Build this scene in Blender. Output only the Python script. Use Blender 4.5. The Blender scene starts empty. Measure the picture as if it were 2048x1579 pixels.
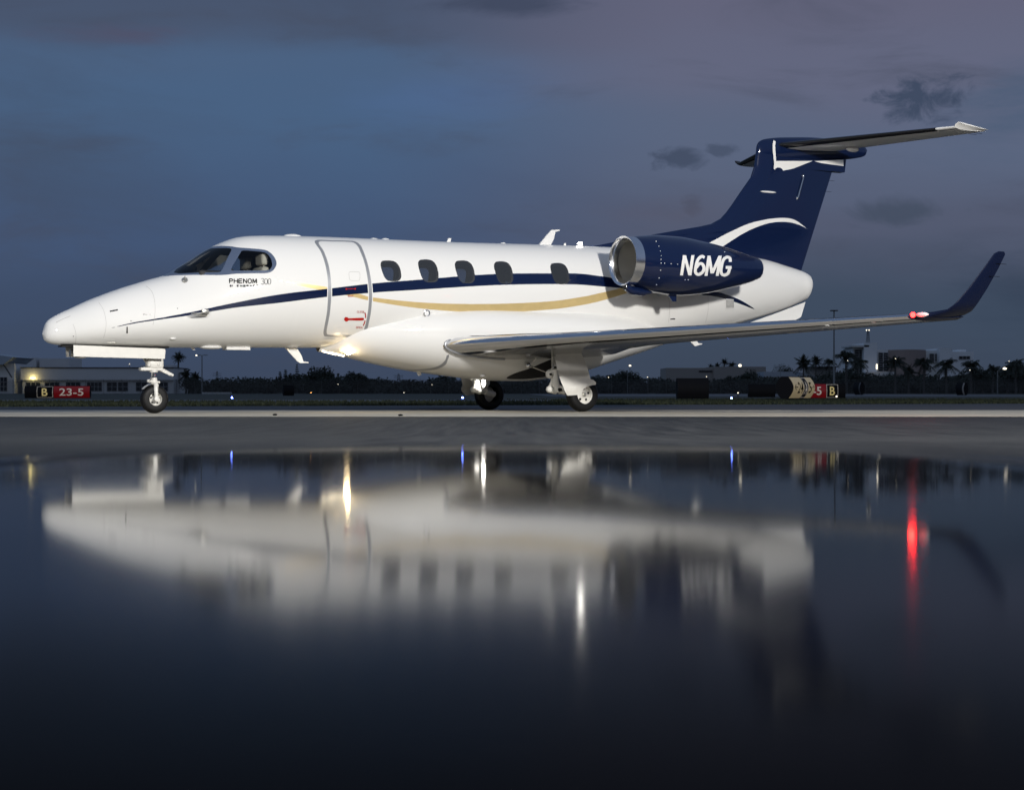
import bpy, bmesh, math, random
import numpy as np
from mathutils import Vector, Matrix
from mathutils.bvhtree import BVHTree
R = math.radians
random.seed(7)
# ------------------------------------------------------------------ camera
FPX = 3276.0; HZ = 784.0; CX = 1024.0      # focal length and horizon in photo pixels
HCAM = 0.318
scene = bpy.context.scene
col = scene.collection
cam_d = bpy.data.cameras.new('camera'); cam = bpy.data.objects.new('camera', cam_d); col.objects.link(cam)
cam.location = (0, 0, HCAM); cam.rotation_euler = (R(90), 0, 0)
cam_d.sensor_width = 36; cam_d.lens = FPX / 2048 * 36
cam_d.shift_y = -5.5 / 2048
cam_d.clip_start = 0.03; cam_d.clip_end = 6000
cam_d.dof.use_dof = True; cam_d.dof.focus_distance = 27.0; cam_d.dof.aperture_fstop = 4.5
scene.camera = cam
# ------------------------------------------------------------------ world: dusk sky
W = bpy.data.worlds.new('World'); scene.world = W; W.use_nodes = True
nt = W.node_tree; nt.nodes.clear()
def nd(t, **k):
    n = nt.nodes.new(t)
    for a, b in k.items(): setattr(n, a, b)
    return n
def lk(a, b): nt.links.new(a, b)
def s2l(c):
    return tuple(((x/255)/12.92 if x/255 <= .04045 else ((x/255+.055)/1.055)**2.4) for x in c) + (1,)
def math_n(op, a, b=None, c=None, clamp=False):
    m = nd('ShaderNodeMath', operation=op); m.use_clamp = clamp
    for i, v in enumerate((a, b, c)):
        if v is None: continue
        if hasattr(v, 'links'): lk(v, m.inputs[i])
        else: m.inputs[i].default_value = v
    return m.outputs[0]
def mixc(f, a, b, bt='MIX'):
    m = nd('ShaderNodeMix', data_type='RGBA', blend_type=bt); m.clamp_factor = True
    for i, v in ((0, f), (6, a), (7, b)):
        if hasattr(v, 'links'): lk(v, m.inputs[i])
        else: m.inputs[i].default_value = v
    return m.outputs[2]
tc = nd('ShaderNodeTexCoord'); sx = nd('ShaderNodeSeparateXYZ'); lk(tc.outputs['Generated'], sx.inputs[0])
# azimuth tangent (x / y) and elevation tangent as smooth sky coordinates
ya = math_n('MAXIMUM', math_n('ABSOLUTE', sx.outputs[1]), .05)
az = math_n('DIVIDE', sx.outputs[0], ya); el = math_n('DIVIDE', sx.outputs[2], ya)
def ramp(f, stops, interp='EASE'):
    r = nd('ShaderNodeValToRGB'); r.color_ramp.interpolation = interp
    e = r.color_ramp.elements
    e[0].position, e[0].color = stops[0][0], s2l(stops[0][1])
    e[1].position, e[1].color = stops[-1][0], s2l(stops[-1][1])
    for p, c in stops[1:-1]:
        q = e.new(p); q.color = s2l(c)
    lk(f, r.inputs[0]); return r.outputs[0]
cv = nd('ShaderNodeCombineXYZ'); lk(math_n('MULTIPLY', az, 1.0), cv.inputs[0]); lk(math_n('MULTIPLY', el, 4.0), cv.inputs[1])
def noise(scale, detail, vec, rough=.55, off=(0, 0, 0), dist=0.0):
    mp = nd('ShaderNodeMapping'); mp.inputs['Location'].default_value = off; lk(vec, mp.inputs[0])
    n = nd('ShaderNodeTexNoise'); n.inputs['Scale'].default_value = scale; n.inputs['Detail'].default_value = detail
    n.inputs['Roughness'].default_value = rough; n.inputs['Distortion'].default_value = dist
    lk(mp.outputs[0], n.inputs['Vector']); return n.outputs[0]
nz1 = noise(3.2, 4, cv.outputs[0], .5, (3, 1.3, 0), .4)
elw = math_n('ADD', el, math_n('MULTIPLY', math_n('SUBTRACT', nz1, .5), .07))
e4 = math_n('MULTIPLY', elw, 3.0, clamp=True)
left = ramp(e4, [(0, (60, 72, 94)), (.15, (62, 77, 103)), (.30, (66, 86, 118)), (.5, (71, 97, 130)), (.58, (73, 97, 129)), (.68, (71, 85, 110)), (.8, (68, 81, 105)), (1, (92, 112, 142))])
right = ramp(e4, [(0, (60, 71, 89)), (.15, (63, 76, 95)), (.30, (82, 90, 112)), (.45, (89, 101, 126)), (.6, (97, 102, 126)), (.72, (97, 99, 122)), (1, (92, 108, 136))])
fr = nd('ShaderNodeMapRange', interpolation_type='SMOOTHSTEP'); fr.inputs[1].default_value = -.10; fr.inputs[2].default_value = .12
lk(math_n('ADD', az, math_n('MULTIPLY', math_n('SUBTRACT', nz1, .5), .05)), fr.inputs[0])
base = mixc(fr.outputs[0], left, right)
# broad soft streaks of thin purple cloud
nz2 = noise(5.5, 6, cv.outputs[0], .6, (1, 5, 2), .6)
st = nd('ShaderNodeMapRange', interpolation_type='SMOOTHSTEP'); st.inputs[1].default_value = .48; st.inputs[2].default_value = .75; lk(nz2, st.inputs[0])
base = mixc(math_n('MULTIPLY', st.outputs[0], .55), base, s2l((68, 75, 93)))
# right-hand teal gap and darker far right
cv2 = nd('ShaderNodeCombineXYZ'); lk(az, cv2.inputs[0]); lk(math_n('MULTIPLY', el, 1.7), cv2.inputs[1])
def blob(ax, ex, ra, re, lo, hi, colr, k, sc=26, off=(0, 0, 0)):
    dx = math_n('DIVIDE', math_n('SUBTRACT', az, ax), ra); dy = math_n('DIVIDE', math_n('SUBTRACT', el, ex), re)
    d = math_n('SQRT', math_n('ADD', math_n('MULTIPLY', dx, dx), math_n('MULTIPLY', dy, dy)))
    nn = noise(sc, 6, cv2.outputs[0] if sc > 18 else cv.outputs[0], .62, off, .5)
    v = math_n('ADD', math_n('SUBTRACT', 1.0, d), math_n('MULTIPLY', math_n('SUBTRACT', nn, .5), 2.6))
    m = nd('ShaderNodeMapRange', interpolation_type='SMOOTHSTEP'); m.inputs[1].default_value = lo; m.inputs[2].default_value = hi; lk(v, m.inputs[0])
    return math_n('MULTIPLY', m.outputs[0], k), s2l(colr)
def pe(px, py): return (px - CX) / FPX, (HZ - py) / FPX
def addblob(px, py, rx, ry, lo, hi, c, k, sc=26, off=(0, 0, 0)):
    global base
    a, e = pe(px, py); f, cc = blob(a, e, rx / FPX, ry / FPX, lo, hi, c, k, sc, off); base = mixc(f, base, cc)
addblob(60, 330, 330, 330, -.2, 1.3, (64, 78, 101), .6, 4, (3, 3, 0))
addblob(880, 190, 260, 70, -.2, 1.2, (76, 104, 146), .5, 6, (6, 2, 0))
addblob(2080, 230, 260, 120, 0, 1.2, (66, 88, 114), .8, 6)
addblob(300, 66, 260, 34, .0, 1.2, (80, 78, 100), .75, 8)
addblob(1020, 10, 190, 30, .0, 1.0, (58, 68, 90), .8, 10)
addblob(1850, 200, 125, 55, .1, .75, (56, 70, 93), .9, 38, (2, 0, 0))
addblob(1360, 318, 60, 30, .1, .75, (62, 74, 96), .85, 42, (5, 1, 0)); addblob(1440, 300, 45, 18, .1, .8, (64, 76, 98), .7, 46, (7, 1, 0))
addblob(1780, 425, 150, 36, .1, 1.0, (62, 74, 92), .7, 28, (1, 3, 0)); addblob(1385, 412, 30, 24, .1, .9, (72, 78, 96), .6, 50, (8, 3, 0))
addblob(1330, 430, 330, 60, .0, 1.4, (88, 88, 106), .5, 7, (9, 3, 0))
addblob(860, 470, 200, 40, .0, 1.4, (64, 76, 100), .5, 8, (4, 4, 0))
addblob(2080, 600, 260, 160, .0, 1.2, (52, 65, 84), .75, 6)
sky = nd('ShaderNodeTexSky', sky_type='NISHITA'); sky.sun_disc = False; sky.sun_elevation = R(-2.0); sky.sun_rotation = R(200)
add = mixc(1.0, base, sky.outputs[0], 'ADD')
sky_scale = mixc(1.0, sky.outputs[0], (.02, .02, .02, 1), 'MULTIPLY')
add = mixc(1.0, base, sky_scale, 'ADD')
bg = nd('ShaderNodeBackground'); bg.inputs[1].default_value = 1.0; lk(add, bg.inputs[0])
wo = nd('ShaderNodeOutputWorld'); lk(bg.outputs[0], wo.inputs[0])
# ------------------------------------------------------------------ lights
def lamp(name, kind, loc, energy, color, target=None, **k):
    d = bpy.data.lights.new(name, kind); d.energy = energy; d.color = color
    for a, b in k.items(): setattr(d, a, b)
    o = bpy.data.objects.new(name, d); col.objects.link(o); o.location = loc
    if target is not None:
        o.rotation_euler = (Vector(target) - Vector(loc)).to_track_quat('-Z', 'Y').to_euler()
    return o
lamp('dusk_sun', 'SUN', (0, 0, 50), .03, (1, .9, .8), (20, 60, 0), angle=R(15))
# the photographer's flood lamps that light the aircraft from beside the camera
lamp('flood_key', 'SPOT', (12, 1, 9.3), 34500, (1, .97, .92), (2.5, 29, 1.8), spot_size=R(150), spot_blend=.9, shadow_soft_size=1.0)
lamp('flood_side', 'SPOT', (-10, 3, 7.0), 6000, (1, .97, .92), (-1.0, 27, 2.2), spot_size=R(140), spot_blend=.9, shadow_soft_size=1.0)
scene.view_settings.view_transform = 'Standard'; scene.view_settings.look = 'None'
scene.view_settings.exposure = 0.0; scene.view_settings.gamma = 1
scene.cycles.use_denoising = True
scene.cycles.max_bounces = 8
scene.cycles.sample_clamp_indirect = 8
scene.cycles.caustics_reflective = False; scene.cycles.caustics_refractive = False
# ------------------------------------------------------------------ materials
MT = {}
def mat(name, color=(.5, .5, .5), rough=.5, metal=0.0, coat=0.0, spec=.5, emit=None, es=0.0, var=0.0, vscale=3.0, bump=0.0, bscale=40., rvar=0.0, ior=1.45):
    m = bpy.data.materials.new(name); m.use_nodes = True
    t = m.node_tree; b = t.nodes['Principled BSDF']
    b.inputs['Base Color'].default_value = (*color, 1); b.inputs['Roughness'].default_value = rough
    b.inputs['Metallic'].default_value = metal; b.inputs['Coat Weight'].default_value = coat
    b.inputs['Coat Roughness'].default_value = .04; b.inputs['Specular IOR Level'].default_value = spec
    b.inputs['IOR'].default_value = ior
    if emit: b.inputs['Emission Color'].default_value = (*emit, 1); b.inputs['Emission Strength'].default_value = es
    if var or bump or rvar:
        tcn = t.nodes.new('ShaderNodeTexCoord'); n = t.nodes.new('ShaderNodeTexNoise'); n.inputs['Scale'].default_value = vscale; n.inputs['Detail'].default_value = 6
        t.links.new(tcn.outputs['Object'], n.inputs['Vector'])
        if var:
            mx = t.nodes.new('ShaderNodeMix'); mx.data_type = 'RGBA'
            mx.inputs[6].default_value = (*[c * (1 - var) for c in color], 1); mx.inputs[7].default_value = (*[min(1, c * (1 + var)) for c in color], 1)
            t.links.new(n.outputs[0], mx.inputs[0]); t.links.new(mx.outputs[2], b.inputs['Base Color'])
        if rvar:
            mr = t.nodes.new('ShaderNodeMapRange'); mr.inputs[3].default_value = max(0, rough - rvar); mr.inputs[4].default_value = rough + rvar
            t.links.new(n.outputs[0], mr.inputs[0]); t.links.new(mr.outputs[0], b.inputs['Roughness'])
        if bump:
            n2 = t.nodes.new('ShaderNodeTexNoise'); n2.inputs['Scale'].default_value = bscale; n2.inputs['Detail'].default_value = 4
            t.links.new(tcn.outputs['Object'], n2.inputs['Vector'])
            bp = t.nodes.new('ShaderNodeBump'); bp.inputs['Strength'].default_value = bump; bp.inputs['Distance'].default_value = .02
            t.links.new(n2.outputs[0], bp.inputs['Height']); t.links.new(bp.outputs[0], b.inputs['Normal'])
    MT[name] = m; return m
def two_sided(m, inner=(.16, .15, .14)):
    t = m.node_tree; out = t.nodes['Material Output']; b = t.nodes['Principled BSDF']
    g = t.nodes.new('ShaderNodeNewGeometry'); d = t.nodes.new('ShaderNodeBsdfDiffuse'); d.inputs[0].default_value = (*inner, 1)
    mx = t.nodes.new('ShaderNodeMixShader'); t.links.new(g.outputs['Backfacing'], mx.inputs[0]); t.links.new(b.outputs[0], mx.inputs[1]); t.links.new(d.outputs[0], mx.inputs[2])
    t.links.new(mx.outputs[0], out.inputs[0])
for nme in ('white', 'navy', 'gold', 'surround'): pass
two_sided(mat('white', (.74, .735, .715), .42, coat=.55, rvar=.03, vscale=1.5, spec=.12))
two_sided(mat('navy', (.004, .010, .040), .12, coat=.5, spec=.4))
two_sided(mat('gold', (.78, .59, .27), .30, metal=.45, coat=.3, var=.1, vscale=8))
two_sided(mat('surround', (.075, .10, .16), .28, coat=.5, bump=.15, bscale=90))
mat('door_seal', (.30, .31, .33), .35, metal=.3)
mat('seal_dark', (.06, .06, .065), .5)
mat('seam', (.35, .34, .33), .5)
mat('red', (.40, .012, .01), .8, spec=.1)
mat('ink', (.006, .006, .008), .9, spec=.0)
mat('ink_soft', (.012, .012, .014), .9, spec=.0)
mat('lip_metal', (.86, .86, .87), .2, metal=1)
mat('navy_dull', (.003, .006, .022), .45, spec=.12)
mat('core', (.40, .385, .34), .5)
mat('chrome', (.66, .67, .70), .09, metal=1, rvar=.03, vscale=2.5, bump=.02, bscale=3)
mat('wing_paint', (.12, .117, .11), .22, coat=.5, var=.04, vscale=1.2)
mat('boot', (.012, .012, .013), .25)  # rubber boots, and the shade painted on the far tailplane tip
mat('gear_white', (.68, .665, .62), .4, var=.08, vscale=12)
mat('gear_metal', (.45, .44, .40), .3, metal=.8, var=.2, vscale=20)
mat('steel', (.7, .7, .7), .12, metal=1)
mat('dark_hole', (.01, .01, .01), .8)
mat('tyre', (.007, .007, .0075), .5, spec=.25)
mat('seat', (.52, .47, .38), .55)
mat('interior', (.03, .03, .03), .7)
mat('frame_metal', (.12, .12, .12), .25, metal=.8)
mat('duct', (.50, .48, .43), .35, metal=.2, var=.1, vscale=6)
def glassmat(name, tint, refl_ior=1.5, haze=.0):
    m = bpy.data.materials.new(name); m.use_nodes = True; t = m.node_tree; t.nodes.clear()
    o = t.nodes.new('ShaderNodeOutputMaterial'); tr = t.nodes.new('ShaderNodeBsdfTransparent'); tr.inputs[0].default_value = (*tint, 1)
    gl = t.nodes.new('ShaderNodeBsdfGlossy'); gl.inputs['Roughness'].default_value = .03; df = t.nodes.new('ShaderNodeBsdfDiffuse'); df.inputs[0].default_value = (.30, .33, .37, 1); m0 = t.nodes.new('ShaderNodeMixShader'); m0.inputs[0].default_value = haze; t.links.new(tr.outputs[0], m0.inputs[1]); t.links.new(df.outputs[0], m0.inputs[2])
    fr = t.nodes.new('ShaderNodeFresnel'); fr.inputs[0].default_value = refl_ior
    mx = t.nodes.new('ShaderNodeMixShader'); t.links.new(fr.outputs[0], mx.inputs[0]); t.links.new(m0.outputs[0], mx.inputs[1]); t.links.new(gl.outputs[0], mx.inputs[2]); t.links.new(mx.outputs[0], o.inputs[0])
    MT[name] = m
glassmat('cockpit_glass', (.80, .84, .86)); glassmat('cabin_glass', (.62, .65, .70), 1.6, .09)
def emis(name, color, s):
    m = bpy.data.materials.new(name); m.use_nodes = True; t = m.node_tree; t.nodes.clear()
    o = t.nodes.new('ShaderNodeOutputMaterial'); e = t.nodes.new('ShaderNodeEmission'); e.inputs[0].default_value = (*color, 1); e.inputs[1].default_value = s
    t.links.new(e.outputs[0], o.inputs[0]); MT[name] = m
emis('lamp_warm', (1, .78, .42), 90); emis('lamp_white', (1, .97, .9), 80); emis('lamp_red', (1, .006, .005), 60)
emis('lamp_blue', (.12, .2, 1), 60); emis('lamp_small', (1, .9, .7), 2.6); emis('lamp_strip', (1, .85, .6), 7); mat('lens', (.8, .8, .8), .08, coat=.5); emis('lamp_orange', (1, .45, .12), 6); emis('lamp_yellow', (1, .8, .25), 5)
# ------------------------------------------------------------------ generic helpers
def link(o, parent=None):
    col.objects.link(o)
    if parent is not None: o.parent = parent
    return o
def tag(o, label=None, cat=None, group=None, kind=None):
    for k, v in (('label', label), ('category', cat), ('group', group), ('kind', kind)):
        if v: o[k] = v
    return o
def empty(name, loc=(0, 0, 0), rz=0.0, **k):
    o = bpy.data.objects.new(name, None); o.empty_display_size = .2; o.location = loc; o.rotation_euler = (0, 0, rz); link(o); return tag(o, **k)
def copy_tree(o, parent=None):
    c = o.copy(); col.objects.link(c)
    if parent is not None: c.parent = parent; c.matrix_parent_inverse = o.matrix_parent_inverse
    for ch in list(o.children): copy_tree(ch, c)
    return c
class MB:
    def __init__(s): s.v = []; s.f = []; s.m = []; s.cur = 0; s.mats = []
    def mat(s, n):
        if n not in s.mats: s.mats.append(n)
        s.cur = s.mats.index(n); return s
    def add(s, vs, fs):
        b = len(s.v); s.v.extend([tuple(map(float, p)) for p in vs])
        for f in fs: s.f.append(tuple(b + i for i in f)); s.m.append(s.cur)
    def box(s, c, d, M=None):
        cx, cy, cz = c; a, b, h = d[0] / 2, d[1] / 2, d[2] / 2
        vs = [Vector((x, y, z)) for z in (-h, h) for y in (-b, b) for x in (-a, a)]
        if M is not None: vs = [M @ v for v in vs]
        vs = [v + Vector(c) for v in vs]
        s.add(vs, [(0, 2, 3, 1), (4, 5, 7, 6), (0, 1, 5, 4), (1, 3, 7, 5), (3, 2, 6, 7), (2, 0, 4, 6)])
    def bevbox(s, c, d, r=.02, M=None):
        bm = bmesh.new(); bmesh.ops.create_cube(bm, size=1); bmesh.ops.scale(bm, vec=d, verts=bm.verts)
        bmesh.ops.bevel(bm, geom=list(bm.edges), offset=r, segments=3, profile=.5, affect='EDGES')
        vs = [(M @ v.co if M is not None else v.co) + Vector(c) for v in bm.verts]
        s.add(vs, [tuple(v.index for v in f.verts) for f in bm.faces]); bm.free()
    def tube(s, pts, rad, n=12, cap=True):
        pts = [Vector(p) for p in pts]; k = len(pts)
        rr = rad if hasattr(rad, '__len__') else [rad] * k
        rings = []; up = None
        for i, p in enumerate(pts):
            t = (pts[min(i + 1, k - 1)] - pts[max(i - 1, 0)])
            if t.length < 1e-9: t = Vector((0, 0, 1))
            t.normalize()
            if up is None: up = Vector((0, 0, 1)) if abs(t.z) < .9 else Vector((1, 0, 0))
            a = t.cross(up)
            if a.length < 1e-6: a = t.orthogonal()
            a.normalize(); b = a.cross(t).normalized(); up = b
            rings.append([p + (a * math.cos(2 * math.pi * j / n) + b * math.sin(2 * math.pi * j / n)) * rr[i] for j in range(n)])
        vs = [q for r_ in rings for q in r_]; fs = []
        for i in range(k - 1):
            for j in range(n):
                fs.append((i * n + j, i * n + (j + 1) % n, (i + 1) * n + (j + 1) % n, (i + 1) * n + j))
        if cap: fs.append(tuple(range(n - 1, -1, -1))); fs.append(tuple((k - 1) * n + j for j in range(n)))
        s.add(vs, fs)
    def lathe(s, c, axis, prof, n=32, closed=False):
        # prof: (along axis, radius)
        ax = Vector(axis).normalized(); a = ax.orthogonal().normalized(); b = ax.cross(a); c = Vector(c)
        vs = [c + ax * h + (a * math.cos(2 * math.pi * j / n) + b * math.sin(2 * math.pi * j / n)) * r for h, r in prof for j in range(n)]
        fs = []; k = len(prof); rng = range(k) if closed else range(k - 1)
        for i in rng:
            i2 = (i + 1) % k
            for j in range(n): fs.append((i * n + j, i * n + (j + 1) % n, i2 * n + (j + 1) % n, i2 * n + j))
        s.add(vs, fs)
    def prism(s, poly, ext):
        # poly: list of 3D points, ext: vector
        k = len(poly); e = Vector(ext); vs = [Vector(p) for p in poly] + [Vector(p) + e for p in poly]
        s.add(vs, [tuple(range(k - 1, -1, -1)), tuple(range(k, 2 * k))] + [(i, (i + 1) % k, k + (i + 1) % k, k + i) for i in range(k)])
    def ball(s, c, r, n=12, sc=(1, 1, 1)):
        vs = []; fs = []; m = n // 2
        for i in range(m + 1):
            th = math.pi * i / m
            for j in range(n):
                ph = 2 * math.pi * j / n
                vs.append((c[0] + r * sc[0] * math.sin(th) * math.cos(ph), c[1] + r * sc[1] * math.sin(th) * math.sin(ph), c[2] + r * sc[2] * math.cos(th)))
        for i in range(m):
            for j in range(n): fs.append((i * n + j, (i + 1) * n + j, (i + 1) * n + (j + 1) % n, i * n + (j + 1) % n))
        s.add(vs, fs)
    def build(s, name, material=None, parent=None, smooth=True, angle=35, fix=True, **k):
        me = bpy.data.meshes.new(name); me.from_pydata(s.v, [], s.f)
        for n in (s.mats or [material]): me.materials.append(MT[n])
        if s.mats: me.polygons.foreach_set('material_index', s.m)
        bm = bmesh.new(); bm.from_mesh(me); bmesh.ops.remove_doubles(bm, verts=bm.verts, dist=1e-5)
        if fix: bmesh.ops.recalc_face_normals(bm, faces=bm.faces)
        bm.to_mesh(me); bm.free()
        if smooth:
            me.polygons.foreach_set('use_smooth', [True] * len(me.polygons))
            try: me.set_sharp_from_angle(angle=R(angle))
            except Exception: pass
        me.update(); o = bpy.data.objects.new(name, me); link(o, parent); return tag(o, **k)
def pchip(xs, ys):
    o = np.argsort(xs); x = np.array(xs, float)[o]; y = np.array(ys, float)[o]
    h = np.diff(x); d = np.diff(y) / h; m = np.zeros_like(y)
    for i in range(1, len(x) - 1):
        if d[i - 1] * d[i] > 0:
            w1 = 2 * h[i] + h[i - 1]; w2 = h[i] + 2 * h[i - 1]; m[i] = (w1 + w2) / (w1 / d[i - 1] + w2 / d[i])
    m[0] = d[0]; m[-1] = d[-1]
    def f(q):
        q = np.clip(q, x[0], x[-1]); i = np.clip(np.searchsorted(x, q) - 1, 0, len(h) - 1); t = (q - x[i]) / h[i]
        return (2*t**3-3*t**2+1)*y[i] + (t**3-2*t**2+t)*h[i]*m[i] + (-2*t**3+3*t**2)*y[i+1] + (t**3-t**2)*h[i]*m[i+1]
    return f
def crom(P, n=8, closed=True):
    P = [np.array(p, float) for p in P]; k = len(P); out = []
    for i in range(k if closed else k - 1):
        if closed: a, b, c, d = P[i - 1], P[i], P[(i + 1) % k], P[(i + 2) % k]
        else: a, b, c, d = P[max(i - 1, 0)], P[i], P[i + 1], P[min(i + 2, k - 1)]
        for j in range(n):
            t = j / n; out.append(.5 * ((2 * b) + (c - a) * t + (2 * a - 5 * b + 4 * c - d) * t * t + (3 * b - a - 3 * c + d) * t ** 3))
    if not closed: out.append(P[-1])
    return np.array(out)
def sdf(P, poly):
    P = np.asarray(P, float); poly = np.asarray(poly, float); d = np.full(len(P), 1e9); ins = np.zeros(len(P), bool)
    lo = poly.min(0) - 12; hi = poly.max(0) + 12
    near = ((P > lo) & (P < hi)).all(1); Q = P[near]; dd = np.full(len(Q), 1e9); ii = np.zeros(len(Q), bool)
    for i in range(len(poly)):
        a = poly[i - 1]; b = poly[i]; e = b - a; L = e @ e
        if L < 1e-12: continue
        w = Q - a; t = np.clip(w @ e / L, 0, 1); r = w - t[:, None] * e; dd = np.minimum(dd, (r * r).sum(1))
        c1 = (a[1] <= Q[:, 1]) & (b[1] > Q[:, 1]); c2 = (b[1] <= Q[:, 1]) & (a[1] > Q[:, 1]); cr = e[0] * w[:, 1] - e[1] * w[:, 0]
        ii ^= (c1 & (cr > 0)) | (c2 & (cr < 0))
    d[near] = np.sqrt(dd); ins[near] = ii
    return np.where(ins, -d, d)
# ------------------------------------------------------------------ aircraft frame (u forward, v to port, z up)
DG = 28.0; PSI = R(30); FC, FS = math.cos(PSI), math.sin(PSI)
_a = (1162 - CX) / FPX; _b = (981 - CX) / FPX
HT = (_a - _b) * DG / (2 * FS + FC * (_a + _b)); GX = _a * (DG - HT * FC) - HT * FS   # half track, gear centre
def toworld(P):
    P = np.atleast_2d(np.asarray(P, float)); X = GX - P[:, 0] * FC + P[:, 1] * FS; Y = DG - P[:, 0] * FS - P[:, 1] * FC
    return np.stack([X, Y, P[:, 2]], 1)
def proj(P):
    w = toworld(P); return np.stack([CX + FPX * w[:, 0] / w[:, 1], HZ - FPX * (w[:, 2] - HCAM) / w[:, 1]], 1)
def un(px, py, v):
    q = (px - CX) / FPX; ox = GX + v * FS; oy = DG - v * FC
    u = (q * oy - ox) / (q * FS - FC); d = oy - u * FS
    return Vector((u, v, HCAM + (HZ - py) / FPX * d))
def camlocal():
    dx, dy = -GX, -DG; return Vector((-dx * FC - dy * FS, dx * FS - dy * FC, HCAM))
CAML = camlocal()
def ray(px, py):
    p = un(px, py, .5); return (p - CAML).normalized()
jet = empty('private_jet', (GX, DG, 0), R(210), label='white twin-engine business jet with navy and gold stripes, parked on the lit apron', cat='jet')
class Surf:
    def __init__(s, V, F, N=None):
        s.V = [tuple(map(float, p)) for p in V]; s.F = list(F); s.T = ['white'] * len(s.F); s.G = [''] * len(s.F)
        if N is None:
            A = np.array(s.V); N = np.zeros_like(A)
            for f in s.F:
                n = np.cross(A[f[2]] - A[f[0]], A[f[-1]] - A[f[1]]); 
                for i in f: N[i] += n
            N /= np.maximum(np.linalg.norm(N, axis=1), 1e-12)[:, None]
        s.N = [tuple(n) for n in N]
    def px(s):
        A = np.array(s.V); A[:, 1] = abs(A[:, 1]); return proj(A)
    def cut(s, f, sel=None):
        """cut faces along f = 0; returns list of flags (True = f < 0)"""
        f = list(map(float, f)); cache = {}; F2 = []; T2 = []; G2 = []; flag = []
        arr = np.array([q if len(q) == 4 else tuple(q) + (q[-1],) * (4 - len(q)) if len(q) < 4 else q[:4] for q in s.F]); fa = np.array(f)
        neg = (fa[arr] < 0).sum(1)
        big = [i for i, q in enumerate(s.F) if len(q) > 4]
        for i in big: neg[i] = 2
        def ev(i, j):
            k = (min(i, j), max(i, j))
            if k not in cache:
                a, b = k; t = f[a] / (f[a] - f[b]); pa = np.array(s.V[a]); pb = np.array(s.V[b])
                n = np.array(s.N[a]) * (1 - t) + np.array(s.N[b]) * t; n /= max(np.linalg.norm(n), 1e-9)
                s.V.append(tuple(pa * (1 - t) + pb * t)); s.N.append(tuple(n)); f.append(0.0); cache[k] = len(s.V) - 1
            return cache[k]
        for idx, q in enumerate(s.F):
            ok = sel is None or sel(s, idx)
            ng = neg[idx]
            if not ok or ng == 0: F2.append(q); T2.append(s.T[idx]); G2.append(s.G[idx]); flag.append(False); continue
            if ng == 4 and len(q) <= 4: F2.append(q); T2.append(s.T[idx]); G2.append(s.G[idx]); flag.append(True); continue
            pos = []; ne = []; k = len(q)
            for a in range(k):
                i, j = q[a], q[(a + 1) % k]; si = f[i] < 0; sj = f[j] < 0
                (ne if si else pos).append(i)
                if si != sj:
                    if f[i] == 0 or f[j] == 0:
                        c = i if f[i] == 0 else j
                        if c != i or si: 
                            (ne if not si else pos).append(c)
                        elif not si: ne.append(c)
                    else:
                        c = ev(i, j); pos.append(c); ne.append(c)
            for P, fl in ((pos, False), (ne, True)):
                P2 = [p for a, p in enumerate(P) if p != P[a - 1]]
                if len(set(P2)) >= 3: F2.append(tuple(P2)); T2.append(s.T[idx]); G2.append(s.G[idx]); flag.append(fl)
        s.F, s.T, s.G = F2, T2, G2
        return flag
    def poly(s, P, off=0.0): return sdf(s.px(), P) - off
    def paint(s, P, m, off=0.0, only=None):
        fl = s.cut(s.poly(P, off))
        for i, x in enumerate(fl):
            if x and (only is None or s.T[i] in only): s.T[i] = m
    def group(s, P, g, off=0.0, only=('',)):
        fl = s.cut(s.poly(P, off))
        for i, x in enumerate(fl):
            if x and s.G[i] in only: s.G[i] = g
    def extract(s, g, name, parent, override=None, side=0, **k):
        fs = [i for i in range(len(s.F)) if s.G[i] == g and (side == 0 or sum(s.V[a][1] for a in s.F[i]) * side > 0)]
        mats = []; mi = []
        for i in fs:
            m = override or s.T[i]
            if m not in mats: mats.append(m)
            mi.append(mats.index(m))
        used = {}; vs = []; ns = []; ff = []
        for i in fs:
            q = []
            for a in s.F[i]:
                if a not in used: used[a] = len(vs); vs.append(s.V[a]); ns.append(s.N[a])
                q.append(used[a])
            ff.append(q)
        me = bpy.data.meshes.new(name); me.from_pydata(vs, [], ff)
        for m in mats: me.materials.append(MT[m])
        me.polygons.foreach_set('material_index', mi); me.polygons.foreach_set('use_smooth', [True] * len(ff))
        me.update(); me.normals_split_custom_set_from_vertices(ns)
        o = bpy.data.objects.new(name, me); link(o, parent); return tag(o, **k)
def bvh_of(*objs):
    vs = []; fs = []
    for o in objs:
        b = len(vs); vs += [v.co.copy() for v in o.data.vertices]; fs += [tuple(b + i for i in p.vertices) for p in o.data.polygons]
    return BVHTree.FromPolygons(vs, fs)
def hit(bv, px, py, off=.003):
    d = ray(px, py); loc, n, i, dist = bv.ray_cast(CAML, d)
    if loc is None:
        loc, n, i, dd = bv.find_nearest(un(px, py, .1))
    if n.dot(d) > 0: n = -n
    return loc + n * off
def loftS(rings, capends=False):
    n = len(rings[0]); V = [p for r_ in rings for p in r_]; F = []
    for i in range(len(rings) - 1):
        for j in range(n): F.append((i * n + j, i * n + (j + 1) % n, (i + 1) * n + (j + 1) % n, (i + 1) * n + j))
    return V, F
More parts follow.
